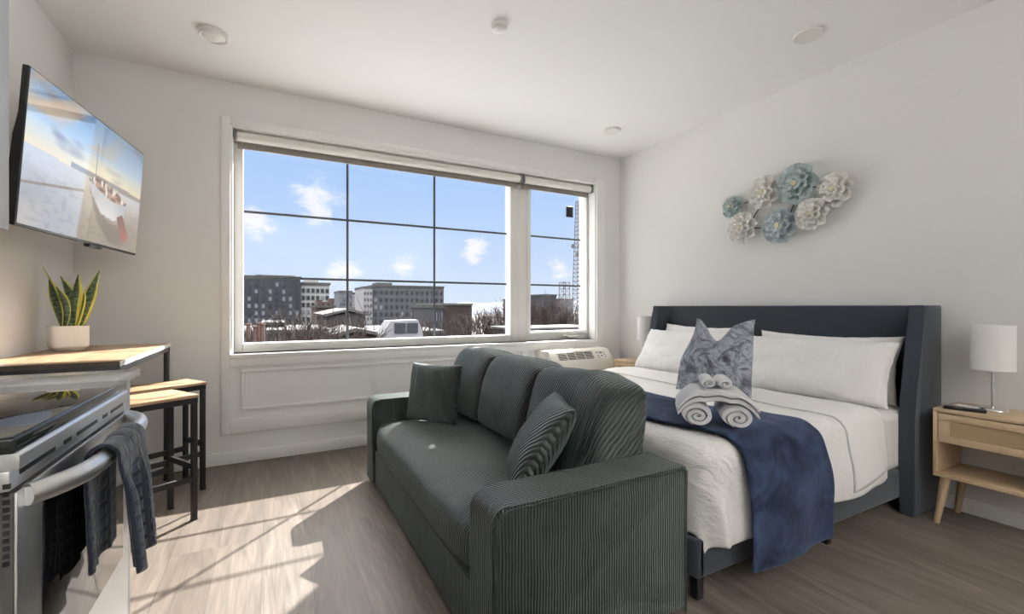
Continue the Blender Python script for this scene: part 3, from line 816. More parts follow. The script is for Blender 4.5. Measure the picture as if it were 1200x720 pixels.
def dv_pt(u, v):
    a0 = DXF - HEM + .02; a = a0 + u * (2.78 - a0)
    hem = HEM + .02 * math.sin(a * 5.3) + .012 * nz(a * 4, 3) - .04 * sst(2.2, 2.8, a)
    b = (DY0 - hem) + v * (DY1 - DY0 + 2 * hem)
    p = drape(a, b)
    return p
V = m.grid(dv_pt, 110, 150)
ob = m.build('duvet', M['duvet'], None, angle=180)
face_up(ob)
md = ob.modifiers.new('thickness', 'SOLIDIFY'); md.thickness = .022; md.offset = -1
md = ob.modifiers.new('smooth', 'SUBSURF'); md.levels = 1; md.render_levels = 1
tag(ob, 'white duvet spread over the bed and hanging over its near side', 'duvet')
# turned-down top sheet band near the pillows
m = MB()
def sh_pt(u, v):
    a = 2.42 + .10 * (v - .3) + u * .36; hem = HEM - .04 - .06 * u
    b = (DY0 - hem) + v * (DY1 - DY0 + 2 * hem)
    p = drape(a, b, .003 + .009 * math.sin(PI * u)); 
    return p
m.grid(sh_pt, 24, 150); ob = m.build('top_sheet', M['sheet'], None, angle=180)
face_up(ob)
md = ob.modifiers.new('thickness', 'SOLIDIFY'); md.thickness = .006; md.offset = 1
tag(ob, 'white top sheet folded back over the duvet in front of the white pillows', 'sheet')
# navy throw across the foot of the bed
m = MB()
def th_pt(u, v):
    b0 = DY0 - .455; b = b0 + v * (DY1 - DY0 + .9)
    k = sst(1.75, .95, b) if False else 1 - sst(.95, 1.75, b)
    l = 1.535 + .09 * k + .014 * nz(b * 3, 1); r = 1.985 + .215 * k + .010 * nz(b * 4, 6)
    a = l + u * (r - l) + .006 * nz(u * 6, b * 5)
    p = drape(a, b, .016, 1.0)
    if b < DY0: p.y -= .010 + .010 * math.sin(a * 17) * sst(0, .3, DY0 - b)
    return p
m.grid(th_pt, 44, 180); ob = m.build('throw_blanket', M['fleece'], None, angle=180)
face_up(ob)
md = ob.modifiers.new('thickness', 'SOLIDIFY'); md.thickness = .012; md.offset = 1
md = ob.modifiers.new('smooth', 'SUBSURF'); md.levels = 1; md.render_levels = 1
tag(ob, 'navy blue fleece throw blanket laid across the bed under the towels', 'blanket')

# bed pillows
def bed_pillow(cx, cy, cz, W, H, T, lean, label, seed, rz=0, pin=.06):
    def fn(p, u, v, side):
        p.z *= 1 + .15 * nz(u * 2, v * 2, seed)
        if v < 0: p.z *= 1 + .25 * (-v)
        p.y += -.02 * (1 - u * u) * sst(.2, 1, v) * .6
        return p
    m = MB(); m.merge(pillow_bm(W, H, T, 44, .40, pin, wr=.010, seed=seed, fn=fn))
    Mx = frame((cx, cy, cz), (math.sin(rz), -math.cos(rz), 0), (math.sin(lean), 0, math.cos(lean)))
    ob = m.build('bed_pillow', M['pillowcase'], None, angle=180, M=Mx)
    return tag(ob, label, 'pillow', 'white bed pillows against the headboard')
bed_pillow(3.165, 1.665, .755, .86, .40, .15, .22, 'white bed pillow hidden behind the right front pillow against the headboard', 31)
bed_pillow(3.165, 2.585, .775, .84, .40, .15, .22, 'white bed pillow with one corner sticking up behind the left front pillow', 37)
bed_pillow(2.985, 1.655, .745, .90, .40, .18, .52, 'plump white pillow filling the right half of the bed head', 41, .08)
bed_pillow(2.985, 2.64, .745, .90, .40, .18, .52, 'white front pillow on the left, partly behind the patterned pillow', 47, -.02)
def chop(p, u, v, side):
    k = math.exp(-(u / .30) ** 2) * sst(-.2, 1, v)
    p.y -= .105 * k; p.z += .0 * k
    p.z *= 1 - .35 * math.exp(-(u / .22) ** 2) * sst(.1, 1, v)
    p.y += .02 * sst(.5, 1, abs(u)) * sst(.3, 1, v)
    p.x += (.085 * sst(.2, 1, -u) - .012 * sst(.2, 1, u)) * sst(-.3, 1, v)
    p.z += .03 * sst(0, 1, abs(u)) * sst(.2, 1, v)
    return p
m = MB(); m.merge(pillow_bm(.44, .45, .17, 44, .42, .05, wr=.005, seed=20, fn=chop))
ob = m.build('throw_pillow', M['print'], None, angle=180, M=frame((2.432, 1.885, .805), (.36, -.93, 0), (.36, .14, 1)))
tag(ob, 'grey and purple marbled pillow with a dented top in the middle of the bed', 'pillow')

# towels -------------------------------------------------------------
ax = Vector((.707, .707, 0)); sx_ = Vector((.707, -.707, 0)); UP = Vector((0, 0, 1))
def roll(c, R, Ln, turns, label, seed, wob=.004):
    """c = centre of the near end, axis = ax"""
    seed = -1.9 - 2 * PI * turns; th = R / (turns + .35); n = int(30 * turns)
    inn, outp = [], []
    b = bmesh.new(); NL = 10
    rows = []
    for k in range(n + 1):
        a = 2 * PI * turns * k / n; r = th * .35 + (R - th * .35) * k / n
        r2 = max(.001, r - th * .97); r -= th * .8 * sst(n - 9, n, k)
        row = []
        for j in range(NL + 1):
            w = j / NL; edge = .0032 * sst(0, .3, abs(2 * w - 1) - .7)
            yy = w * Ln + wob * math.sin(a * .5 + seed) * (1 if w < .5 else -1)
            for rr in (r - edge, r2 + edge * .7):
                rr += .0022 * nz(math.cos(a) * rr * 40, math.sin(a) * rr * 40 + k * .05, seed + w * 2)
                row.append(b.verts.new(Vector(c) + ax * yy + (sx_ * math.cos(a + seed) * 1.16 + UP * math.sin(a + seed) * .90) * rr))
        rows.append(row)
    for A, B in zip(rows, rows[1:]):
        for j in range(NL):
            b.faces.new((A[2 * j], A[2 * j + 2], B[2 * j + 2], B[2 * j])); b.faces.new((A[2 * j + 1], B[2 * j + 1], B[2 * j + 3], A[2 * j + 3]))
        b.faces.new((A[0], B[0], B[1], A[1])); b.faces.new((A[-2], A[-1], B[-1], B[-2]))
    for r_ in (rows[0], rows[-1]):
        for j in range(NL): b.faces.new((r_[2 * j], r_[2 * j + 1], r_[2 * j + 3], r_[2 * j + 2]))
    m = MB(); m.merge(b); ob = m.build('rolled_towel', M['terry'], None, angle=60)
    return tag(ob, label, 'towel', 'rolled white towels on the bed')
TB = .612
roll(Vector((1.560, 1.294, TB + .057)), .063, .26, 2.7, 'large rolled white towel at the bottom left of the towel stack', .4)
roll(Vector((1.668, 1.186, TB + .057)), .063, .26, 2.5, 'large rolled white towel at the bottom right of the towel stack', 2.2)
m = MB()
mid = Vector((1.615, 1.239, 0))
def ft_pt(layer):
    def f(u, v):
        s_ = (u - .5) * .345; d = abs(s_)
        base = TB + .112 + layer * .024 + .006 * math.cos(s_ * 40) * (1 if d < .06 else 0)
        drop = .95 * max(0, d - .075) ** 1.5 * 2.2
        z = base - drop + .003 * nz(u * 6, v * 6, layer)
        return mid + sx_ * (s_ * (1 - .12 * sst(.08, .2, d))) + ax * (.01 + v * .22 - .006 * layer) + UP * z
    return f
for layer in (0, 1):
    f0 = ft_pt(layer); b = bmesh.new(); G = {}
    for k, dz in enumerate((0, .024)):
        for i in range(41):
            for j in range(13):
                u, v = i / 40, j / 12
                e_ = min(1, min(u, 1 - u) / .03 + .55) * min(1, min(v, 1 - v) / .06 + .55)
                G[k, i, j] = b.verts.new(f0(u, v) + UP * (.012 + (dz - .012) * e_))
    for i in range(40):
        for j in range(12):
            b.faces.new((G[0, i, j], G[0, i, j + 1], G[0, i + 1, j + 1], G[0, i + 1, j])); b.faces.new((G[1, i, j], G[1, i + 1, j], G[1, i + 1, j + 1], G[1, i, j + 1]))
    for i in range(40):
        for j in (0, 12): b.faces.new((G[0, i, j], G[0, i + 1, j], G[1, i + 1, j], G[1, i, j]))
    for j in range(12):
        for i in (0, 40): b.faces.new((G[0, i, j], G[0, i, j + 1], G[1, i, j + 1], G[1, i, j]))
    m.merge(b)
ob = m.build('folded_towel', M['terry'], None, angle=60)
tag(ob, 'white folded towel draped over the two large towel rolls', 'towel')
roll(mid - sx_ * .031 + ax * .03 + UP * (TB + .112 + .048 + .029), .034, .15, 1.9, 'small rolled white face towel on top of the stack, on the left', 1.1, .003)
roll(mid + sx_ * .034 + ax * .03 + UP * (TB + .112 + .048 + .029), .034, .15, 1.7, 'small rolled white face towel on top of the stack, on the right', 3.0, .003)

# ================================================================== NIGHTSTANDS
def nightstand(x0, y1, label):
    x1, y0, z1 = x0 + .30, y1 - .43, .598
    o = thing('nightstand', label, 'nightstand', ((x0 + x1) / 2, (y0 + y1) / 2, 0), 0, 'oak nightstands')
    m = MB(); m.box(x0, x1, y0, y1, z1 - .018, z1, .002); m.build('top', M['oak'], o)
    for (a, b) in ((y0, y0 + .018), (y1 - .018, y1)):
        m = MB(); m.box(x0, x1, a, b, .268, z1 - .0185, .002); m.build('side_panel', M['oak'], o)
    m = MB(); m.box(x0, x1, y0, y1, .248, .2675, .002); m.build('bottom_shelf', M['oak'], o)
    m = MB(); m.box(x0 + .02, x1, y0 + .0185, y1 - .0185, .425, .436); m.build('divider', M['oak'], o)
    f0, f1, q0, q1 = y0 + .022, y1 - .022, .428, .575
    m = MB(); w = .034; xa, xb = x0 - .001, x0 + .016
    m.box(xa, xb, f0, f1, q1 - w, q1, .002); m.box(xa, xb, f0, f1, q0, q0 + w, .002)
    m.box(xa, xb, f0, f0 + w * 1.3, q0 + w, q1 - w, .002); m.box(xa, xb, f1 - w * 1.3, f1, q0 + w, q1 - w, .002)
    m.box(x0 + .02, x1 - .02, f0 + .01, f1 - .01, .437, .56)
    d = m.build('drawer', M['oak'], o)
    m = MB(); m.box(x0 + .006, x0 + .014, f0 + w * 1.3, f1 - w * 1.3, q0 + w, q1 - w); m.build('rattan_panel', M['rattan'], d, smooth=False)
    for a in (0, 1):
        for b in (0, 1):
            xx = x0 + .035 if a == 0 else x1 - .035; yy = y0 + .04 if b == 0 else y1 - .04
            m = MB(); m.cyl((xx, yy, .2475), (xx + (-.012 if a == 0 else .012), yy + (-.032 if b == 0 else .032), 0), .022, .012, 20); m.build('leg', M['oak_leg'], o)
    return o
ns = nightstand(3.035, 1.052, 'light oak nightstand with rattan drawer front, right of the bed')
ns2 = dup_thing(ns, (3.195, 3.115 + .215, 0), 0, 'light oak nightstand in the far corner between bed and window')
def lamp(x, y, z, label):
    o = thing('table_lamp', label, 'lamp', (x, y, z), 0, 'white bedside lamps')
    m = MB(); m.lathe([(0, 0), (.058, 0), (.060, .004), (.056, .012), (.045, .017), (.012, .020), (0, .020)], (x, y, z), 36); m.build('base', M['chrome'], o)
    m = MB(); m.tube([(x, y, z + .018), (x, y, z + .24), (x, y, z + .30)], .0055, 12); m.build('stem', M['chrome'], o)
    m = MB(); m.cyl((x, y, z + .19), (x, y, z + .25), .014, .014, 16); m.build('socket', M['white_plastic'], o)
    m = MB()
    m.tube([(x - .018, y + .020, z + .235), (x - .018, y + .020, z + .165)], .0016, 8); m.lathe([(0, 0), (.005, .004), (.005, .022), (0, .026)], (x - .018, y + .020, z + .142), 12); m.build('pull_chain', M['white_plastic'], o)
    m = MB(); r, h0, h1 = .082, .205, .432
    m.lathe([(r, h0), (r, h1), (r - .003, h1), (r - .003, h0), (r, h0)], (x, y, z), 48); m.build('lamp_shade', M['lamp_shade'], o)
    m = MB(); m.lathe([(0, .395), (.022, .39), (.03, .36), (.022, .31), (.012, .25), (0, .25)], (x, y, z), 20); m.build('bulb', M['white_plastic'], o)
    return o
lp = lamp(3.215, .880, .598, 'white cylinder-shade lamp on the right-hand nightstand beside the remote')
dup_thing(lp, (3.20, 3.255, .598), 0, 'white cylinder-shade lamp on the far nightstand by the window')
# charging cable coil and remote
m = MB(); pts = []
cx, cy = 3.150, .955
for k in range(110):
    a = k / 110 * 2 * PI * 4; r = .034 + .004 * math.sin(a * .37)
    pts.append((cx + r * math.cos(a) * 1.0, cy + r * 1.15 * math.sin(a), .6015 + .0028 * (k / 110 * 4)))
m.tube(pts, .0026, 8); tag(m.build('cable_coil', M['white_plastic']), 'coiled white cable lying on the nightstand beside the lamp base', 'cable')
o = thing('remote_control', 'black remote control lying on the right-hand nightstand', 'remote', (3.085, .945, .598), math.radians(-77))
R = ROOT[o.name]
m = MB(); m.box(-.078, .078, -.021, .021, .0, .016, .006, 3, R); m.build('body', M['black_plastic'], o)
m = MB()
for i in range(7):
    for j in range(3): m.box(-.06 + i * .017, -.051 + i * .017, -.013 + j * .010, -.006 + j * .010, .0155, .0175, .001, 1, R)
m.build('buttons', M['grey_plastic'], o)

# ================================================================== METAL FLOWER WALL ART
o = thing('metal_flower_art', 'wall sculpture of seven washed white and teal metal flowers above the headboard', 'wall art', (XR, 2.0, 1.85))
BASEM = Matrix(((0, 0, -1, 0), (-1, 0, 0, 0), (0, 1, 0, 0), (0, 0, 0, 1)))     # local x -> -Y, y -> up, z -> into the room
def flower(y, z, R, mat, npet, dist, rot):
    Mx = Matrix.Translation((XR - dist, y, z)) @ BASEM
    b = MB()
    for ring, (rr, tilt_, zz, pl) in enumerate(((1.0, .42, .0, .52), (.71, .75, .024, .46), (.44, 1.1, .044, .40))):
        for k in range(npet):
            a0 = rot + 2 * PI * (k + .5 * (ring % 2)) / npet
            w = R * rr * math.tan(PI / npet) * .86; L_ = R * rr * .96
            nu, nv = 7, 8
            def pf(u, v):
                t_ = .18 + .82 * v; half = w * (.22 + .78 * sst(0, .62, v)) * (1 if v < .66 else math.sqrt(max(0, 1 - ((v - .66) / .34) ** 2 * .985)))
                x = (u * 2 - 1) * half; y_ = t_ * L_
                zc = zz + .006 * (k % 2) + math.sin(tilt_) * y_ * .55 + .62 * half * ((u * 2 - 1) ** 2) - .010 * sst(.7, 1, v)
                yy = y_ * math.cos(tilt_ * .5)
                return Mx @ Vector((x * math.cos(a0) - yy * math.sin(a0), x * math.sin(a0) + yy * math.cos(a0), zc))
            b.grid(pf, nu, nv)
    f = b.build('flower', mat, o, angle=60, recalc=False)
    md = f.modifiers.new('thickness', 'SOLIDIFY'); md.thickness = .0016; md.offset = 0
    b = MB(); b.lathe([(0, .075), (R * .12, .072), (R * .165, .060), (R * .165, .030), (0, .0)], (0, 0, 0), 20, Mx); b.build('flower_centre', M['flower_centre'], f)
    b = MB(); b.cyl((XR, y, z), (XR - dist - .004, y, z), .012, n=12); b.build('stalk', M['black_metal'], f)
flower(2.405, 1.930, .100, M['petal_teal'], 8, .022, .1)
flower(2.128, 1.985, .140, M['petal_white'], 8, .035, .3)
flower(1.878, 1.988, .155, M['petal_teal'], 8, .050, .0)
flower(1.645, 1.895, .128, M['petal_white'], 8, .030, .2)
flower(2.302, 1.742, .135, M['petal_white'], 8, .045, .2)
flower(2.004, 1.712, .142, M['petal_blue'], 8, .040, .35)
flower(1.778, 1.757, .122, M['petal_white'], 8, .055, .1)
m = MB()
def link(a, b_): m.tube([(XR - .012, a[0], a[1]), (XR - .012, b_[0], b_[1])], .004, 8)
link((2.405, 1.93), (2.128, 1.985)); link((2.128, 1.985), (1.878, 1.988)); link((1.878, 1.988), (1.645, 1.895)); link((2.302, 1.742), (2.004, 1.712)); link((2.004, 1.712), (1.778, 1.757)); link((2.128, 1.985), (2.302, 1.742)); link((1.778, 1.757), (1.645, 1.895)); link((1.878, 1.988), (2.004, 1.712))
m.build('backing_wire', M['black_metal'], o)

# ================================================================== THROUGH-WALL AIR CONDITIONER
AX0, AX1 = 2.285, 3.060
o = thing('air_conditioner', 'ivory packaged air conditioner under the narrow window', 'air conditioner', ((AX0 + AX1) / 2, 3.70, .28))
prof = [(3.800, .28), (3.800, .705), (3.665, .700), (3.640, .690), (3.560, .600), (3.550, .575), (3.550, .30), (3.562, .28)]
m = MB(); m.prism(prof, 'x', AX0 + .045, AX1, None, .006); m.build('cabinet', M['ivory_plastic'], o)
m = MB(); m.box(AX0, AX0 + .044, 3.66, 3.80, .29, .700, .003); m.build('side_sleeve', M['ivory_plastic'], o)
sl = Vector((0, .080, .090)).normalized(); nr = Vector((0, -.090, .080)).normalized()
def slope(x, t_, h): return Vector((x, 3.560, .600)) + sl * t_ + nr * h
GX0, GX1 = AX0 + .125, AX0 + .545
m = MB()
m.bm.faces.new([m.bm.verts.new(slope(a, b, .0012)) for a, b in ((GX0, .016), (GX1, .016), (GX1, .106), (GX0, .106))]); 
m.build('grille_well', M['black_plastic'], o)
m = MB()
for k in range(6):
    t_ = .0235 + k * .0148; m.tube([slope(GX0, t_, .003), slope(GX1, t_, .003)], .0024, 6)
for k in range(5):
    x = GX0 + (GX1 - GX0) * k / 4; m.tube([slope(x, .014, .004), slope(x, .108, .004)], .005 if k in (0, 4) else .004, 6)
m.build('grille_louvres', M['ivory_plastic'], o)
m = MB(); KX0, KX1 = GX1 + .035, AX1 - .035
A = [slope(a, b, .0015) for a, b in ((KX0, .012), (KX1, .012), (KX1, .108), (KX0, .108))]
m.bm.faces.new([m.bm.verts.new(p) for p in A]); cpn = m.build('control_panel', M['white_plastic'], o)
m = MB()
for (a, b, w, h) in ((.02, .075, .022, .018), (.02, .045, .022, .012), (.02, .020, .022, .012), (.058, .070, .034, .022), (.064, .035, .02, .018), (.105, .078, .014, .012), (.105, .050, .014, .012), (.105, .024, .014, .012)):
    q = [slope(KX0 + a - .008, b, .003), slope(KX0 + a - .008 + w, b, .003), slope(KX0 + a - .008 + w, b + h, .003), slope(KX0 + a - .008, b + h, .003)]
    m.bm.faces.new([m.bm.verts.new(p) for p in q])
m.build('buttons', M['grey_plastic'], cpn, smooth=False)
m = MB()
for k in range(4): m.box(AX0 + .10, AX1 - .05, 3.5485, 3.5515, .50 - k * .035, .504 - k * .035)
m.build('intake_slots', M['grey_plastic'], o, smooth=False)

# ================================================================== OUTSIDE
GZ = -16.0
def emat(name, c, rough=.9):
    t = NT(name); v = t.coord(); n = t.noise(v, .25, 5, .6); n2 = t.noise(v, 3, 3)
    c2 = tuple(k * .78 for k in c[:3]) + (1,)
    return t.done(t.mixc(n, c, c2), rough, 0, t.bump(n2, .2, .05), Specular_IOR_Level=.2)
E = dict(slate=emat('dark_slate_cladding', (.030, .032, .040, 1)), white=emat('pale_facade', (.22, .22, .22, 1)), grey=emat('grey_facade', (.056, .059, .067, 1)),
         pale=emat('pale_tower_facade', (.19, .19, .205, 1)), mid=emat('grey_tower_facade', (.085, .09, .105, 1)), brown=emat('dark_brown_cladding', (.026, .020, .019, 1)),
         roof=emat('dark_roof', (.05, .048, .048, 1)), brick=emat('brown_brick', (.060, .045, .040, 1)), snow=emat('light_roof_membrane', (.075, .075, .075, 1)),
         glass=plain('dark_window_pane', (.012, .013, .017, 1), .3, nscale=.5), glint=plain('pale_window_pane', (.10, .11, .13, 1), .35, nscale=.5), steel=emat('mast_steel', (.12, .11, .115, 1)),
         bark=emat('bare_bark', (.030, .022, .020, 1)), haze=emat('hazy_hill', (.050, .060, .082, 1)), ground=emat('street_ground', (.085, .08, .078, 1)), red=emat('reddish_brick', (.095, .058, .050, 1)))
m = MB(); m.box(-1500, 2500, 20, 4000, GZ - 1, GZ); g_ = m.build('ground', E['ground'], smooth=False); struct(g_)

m = MB(); m.box(-25, 30, 4.2, 26, -3.2, -2.4); struct(m.build('added_bounce_slab', emat('white_bounce_slab', (.38, .385, .39, 1)), smooth=False))  # unseen pale slab, added below the sill to bounce sunlight onto the ceiling
def building(label, px0, px1, ytop, D, depth, mat, cols=0, rows=0, wmat=None, wf=.5, hf=.5, glints=0, top=None, zb=GZ, roof=None, name='building', group=None, z_first=None):
    a = at_y(px0, ytop, D); b = at_y(px1, ytop, D); x0, x1, z1 = a.x, b.x, (a.z + b.z) / 2
    o = thing(name, label, 'building', ((x0 + x1) / 2, D + depth / 2, zb), 0, group)
    m = MB(); m.box(x0, x1, D, D + depth, zb, z1); m.build('walls', mat, o, smooth=False)
    m = MB(); m.box(x0 - .25, x1 + .25, D - .25, D + depth + .25, z1, z1 + .012 * D ** .8); m.build('roof', roof or E['roof'], o, smooth=False)
    if cols:
        zlow = z_first if z_first is not None else max(zb, CAM_H - .075 * D)
        cw = (x1 - x0) / cols; rh = (z1 - zlow - (z1 - zlow) * .04) / rows
        first = {}
        rnd = random.Random(label)
        for i in range(cols):
            for j in range(rows):
                wm = E['glint'] if rnd.random() < glints else (wmat or E['glass'])
                if wm.name not in first:
                    w = MB(); w.box(-cw * wf / 2, cw * wf / 2, -.12, .1, -rh * hf / 2, rh * hf / 2); ob = w.build('window', wm, None, smooth=False); ob.parent = o; first[wm.name] = ob
                else:
                    ob = first[wm.name].copy(); COL.objects.link(ob); ob.parent = o
                ob.location = (x0 + cw * (i + .5) - (x0 + x1) / 2, -depth / 2, zlow + rh * (j + .5) - zb)
    for (p0, p1, yt, y2) in (top or []):
        c = at_y(p0, yt, D + depth * .4); d = at_y(p1, yt, D + depth * .4)
        w = MB(); w.box(c.x, d.x, D + depth * .3, D + depth * .7, z1, max(z1 + .5, c.z)); w.build('roof_block', mat, o, smooth=False)
    return o
building('dark slate apartment block at the far left of the window view', 262, 352, 326, 120, 30, E['slate'], 11, 9, E['glass'], .42, .55, .40, [(300, 345, 323, 0)])
building('white gridded office block joined to the dark slate block', 352.6, 386, 334, 122, 24, E['white'], 6, 8, E['glass'], .66, .58, .15, [(356, 372, 329, 0)])
building('grey slender tower left of the pale tower on the skyline', 398, 412.5, 343, 330, 30, E['mid'], 4, 9, E['glass'], .4, .5, .2)
building('pale slender tower on the skyline left of the long grey block', 412.8, 426, 345, 331, 28, E['pale'], 5, 10, E['mid'], .35, .5, 0)
building('long grey slab block on the skyline in the middle of the view', 437, 520, 337, 240, 30, E['grey'], 14, 7, E['glass'], .5, .5, .25, [(440, 458, 331.5, 0), (478, 484, 335, 0)])
building('white-fronted stair tower at the left end of the long grey block', 426, 436.5, 338, 238, 26, E['pale'], 3, 8, E['grey'], .6, .45, 0)
building('small brown brick stack building beside the white gridded block', 371, 392, 361, 95, 12, E['brick'], 4, 2, E['glass'], .4, .5, 0, [(371, 377, 352, 0), (379, 384, 354, 0), (386, 391, 350, 0)])
building('dark brown windowless block right of the long grey block', 519, 553, 358, 105, 22, E['brown'], 0, 0, None, top=None, roof=E['snow'])
building('low dark wing with tall windows left of the brown block', 510, 519.3, 361, 104, 20, E['slate'], 3, 2, E['glint'], .3, .6, 0)
building('low grey warehouse shed with flat roof at lower left of view', 309, 332, 381, 62, 10, E['mid'], 5, 1, E['grey'], .4, .6, 0, name='shed')
building('long low dark flat-roofed building under the slate block', 262, 384, 390, 55, 14, E['slate'], 12, 1, E['glint'], .5, .35, .0, roof=E['snow'])
building('low flat white-roofed depot below the long grey block', 432, 520, 391, 58, 20, E['mid'], 8, 1, E['glass'], .5, .5, 0, roof=E['snow'])
building('dark low apartment row in the narrow window view, left', 612, 644, 352, 190, 20, E['grey'], 8, 4, E['glass'], .4, .5, .1, [(618, 625, 347, 0)])
building('dark taller block in the middle of the narrow window view', 637, 652, 347, 166, 18, E['slate'], 4, 4, E['glass'], .4, .5, .1)
building('pale hazy apartment slab behind the lattice tower', 651, 672, 352, 320, 30, E['mid'], 6, 4, E['grey'], .4, .5, 0)
building('long low brown building at the bottom of the narrow window view', 606, 700, 386, 55, 8, E['brown'], 12, 1, E['glint'], .5, .4, 0, roof=E['snow'])
# gabled house
def gable(label, px0, pxm, px1, yeave, yridge, D, depth, wall, roofm):
    a = at_y(px0, yeave, D); b = at_y(px1, yeave, D); r = at_y(pxm, yridge, D)
    o = thing('gabled_house', label, 'building', ((a.x + b.x) / 2, D + depth / 2, GZ))
    m = MB(); m.prism([(a.x + .3, GZ), (b.x - .3, GZ), (b.x - .3, a.z), (r.x, r.z - .25), (a.x + .3, a.z)], 'y', D, D + depth); m.build('walls', wall, o, smooth=False)
    m = MB(); m.prism([(a.x - .4, a.z), (r.x, r.z), (r.x, r.z + .35), (a.x - .6, a.z + .3)], 'y', D - .5, D + depth + .5); m.prism([(r.x, r.z), (b.x + .4, a.z), (b.x + .6, a.z + .3), (r.x, r.z + .35)], 'y', D - .5, D + depth + .5); m.build('roof', roofm, o, smooth=False)
    m = MB(); m.box(r.x - 1.5, r.x - .4, D - .1, D + .1, a.z - 2.2, a.z - .6); m.build('window', E['glass'], o, smooth=False)
gable('dark gabled house with light roof in the middle of the wide window', 383, 409, 430, 371, 364.5, 70, 16, E['roof'], E['snow'])
gable('small house with pale sloping roof below the gabled house', 394, 416, 446, 396, 388.5, 48, 9, E['brick'], E['snow'])
# roof-top dormer with a white frame
a = at_y(458, 392, 45); b = at_y(490, 375, 45)
o = thing('dormer_box', 'white-framed rooftop dormer with two dark windows below the grey block', 'dormer', ((a.x + b.x) / 2, 46.5, GZ))
m = MB(); m.prism([(a.x - .8, GZ), (b.x + .5, GZ), (b.x + .5, a.z), (b.x, b.z), (a.x, b.z - .1), (a.x - .8, a.z)], 'y', 45, 48); m.build('walls', E['pale'], o, smooth=False)
for k in (0, 1):
    w_ = (b.x - a.x) * .40; x0 = a.x + .35 + k * (w_ + .15)
    m = MB(); m.box(x0, x0 + w_, 44.9, 45.05, a.z + .1, b.z - .3); m.build('window', E['glass'], o, smooth=False)
# chimney pipes at lower left
for k, p in enumerate((291, 299, 303.5, 308)):
    c = at_y(p, (381, 384, 380, 381)[k], 40)
    m = MB(); m.cyl((c.x, 40, GZ), (c.x, 40, c.z), .16, .14, 12); m.cyl((c.x, 40, c.z), (c.x, 40, c.z + .12), .2, .2, 12)
    tag(m.build('chimney_pipe', E['red']), 'reddish chimney pipe, %s at lower left of the window view' % ('leftmost of four', 'second from left of four', 'third from left of four', 'rightmost of four')[k], 'chimney', 'reddish chimney pipes')
# lattice masts
def mast(label, pxc, ytop, D, wb, wt, nseg, dishes=()):
    b = at_y(pxc, 390, D); t_ = at_y(pxc, ytop, D); z0 = GZ; z1 = t_.z
    o = thing('lattice_mast', label, 'mast', (b.x, D, z0))
    m = MB(); r = .0011 * D
    def cor(k, z):
        q = (z - z0) / (z1 - z0); w = wb + (wt - wb) * q; s_ = ((-1, -1), (1, -1), (1, 1), (-1, 1))[k % 4]
        return (b.x + s_[0] * w / 2, D + s_[1] * w / 2, z)
    for k in range(4): m.tube([cor(k, z0), cor(k, z1)], r, 5)
    m.build('legs', E['steel'], o)
    m = MB()
    for i in range(nseg):
        za, zb_ = z0 + (z1 - z0) * i / nseg, z0 + (z1 - z0) * (i + 1) / nseg
        for k in range(4):
            m.tube([cor(k, za), cor(k + 1, zb_)], r * .6, 4); m.tube([cor(k, zb_), cor(k + 1, zb_)], r * .6, 4)
    m.build('bracing', E['steel'], o)
    for (dxp, yp) in dishes:
        c = at_y(dxp, yp, D - 1.5); R_ = .0065 * D
        m = MB(); m.lathe([(0, 0), (R_ * .6, .1), (R_, .4), (R_, .5), (0, .15)], (0, 0, 0), 20, Matrix.Translation(c) @ Matrix.Rotation(PI / 2, 4, 'X')); m.tube([(c.x, c.y, c.z), (b.x, D, c.z)], .12, 6); m.build('dish', E['mid'], o)
mast('tall lattice radio mast with dish antennas at the right edge of the narrow window', 678, 236, 170, 5.0, 1.8, 34, ((671, 289), (676, 299), (678, 289), (680, 300)))
mast('short lattice tower left of the tall radio mast', 661.5, 331, 200, 5.2, 3.8, 9)
# hills and far skyline
def hill(label, px0, px1, ybase, amp, D, seed, mat):
    m = MB(); n = 60
    def fn(u, v):
        p = at_y(px0 + (px1 - px0) * u, ybase, D + 200 * v); e_ = math.sin(PI * min(1, max(0, u))) ** .5
        h = (p.z - GZ) * (e_ * .9) + amp * nz(u * 5, seed) * e_ + amp * .4 * nz(u * 17, seed + 3)
        return Vector((p.x, p.y, GZ + max(0, h) * math.sin(PI * (.5 - .5 * abs(2 * v - 1)))))
    m.grid(fn, n, 8); return tag(m.build('hill', mat), label, 'hill')
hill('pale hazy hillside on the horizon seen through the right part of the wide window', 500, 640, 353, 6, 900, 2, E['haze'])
hill('pale hazy hillside on the horizon in the narrow window', 600, 730, 352, 6, 1400, 8, E['haze'])
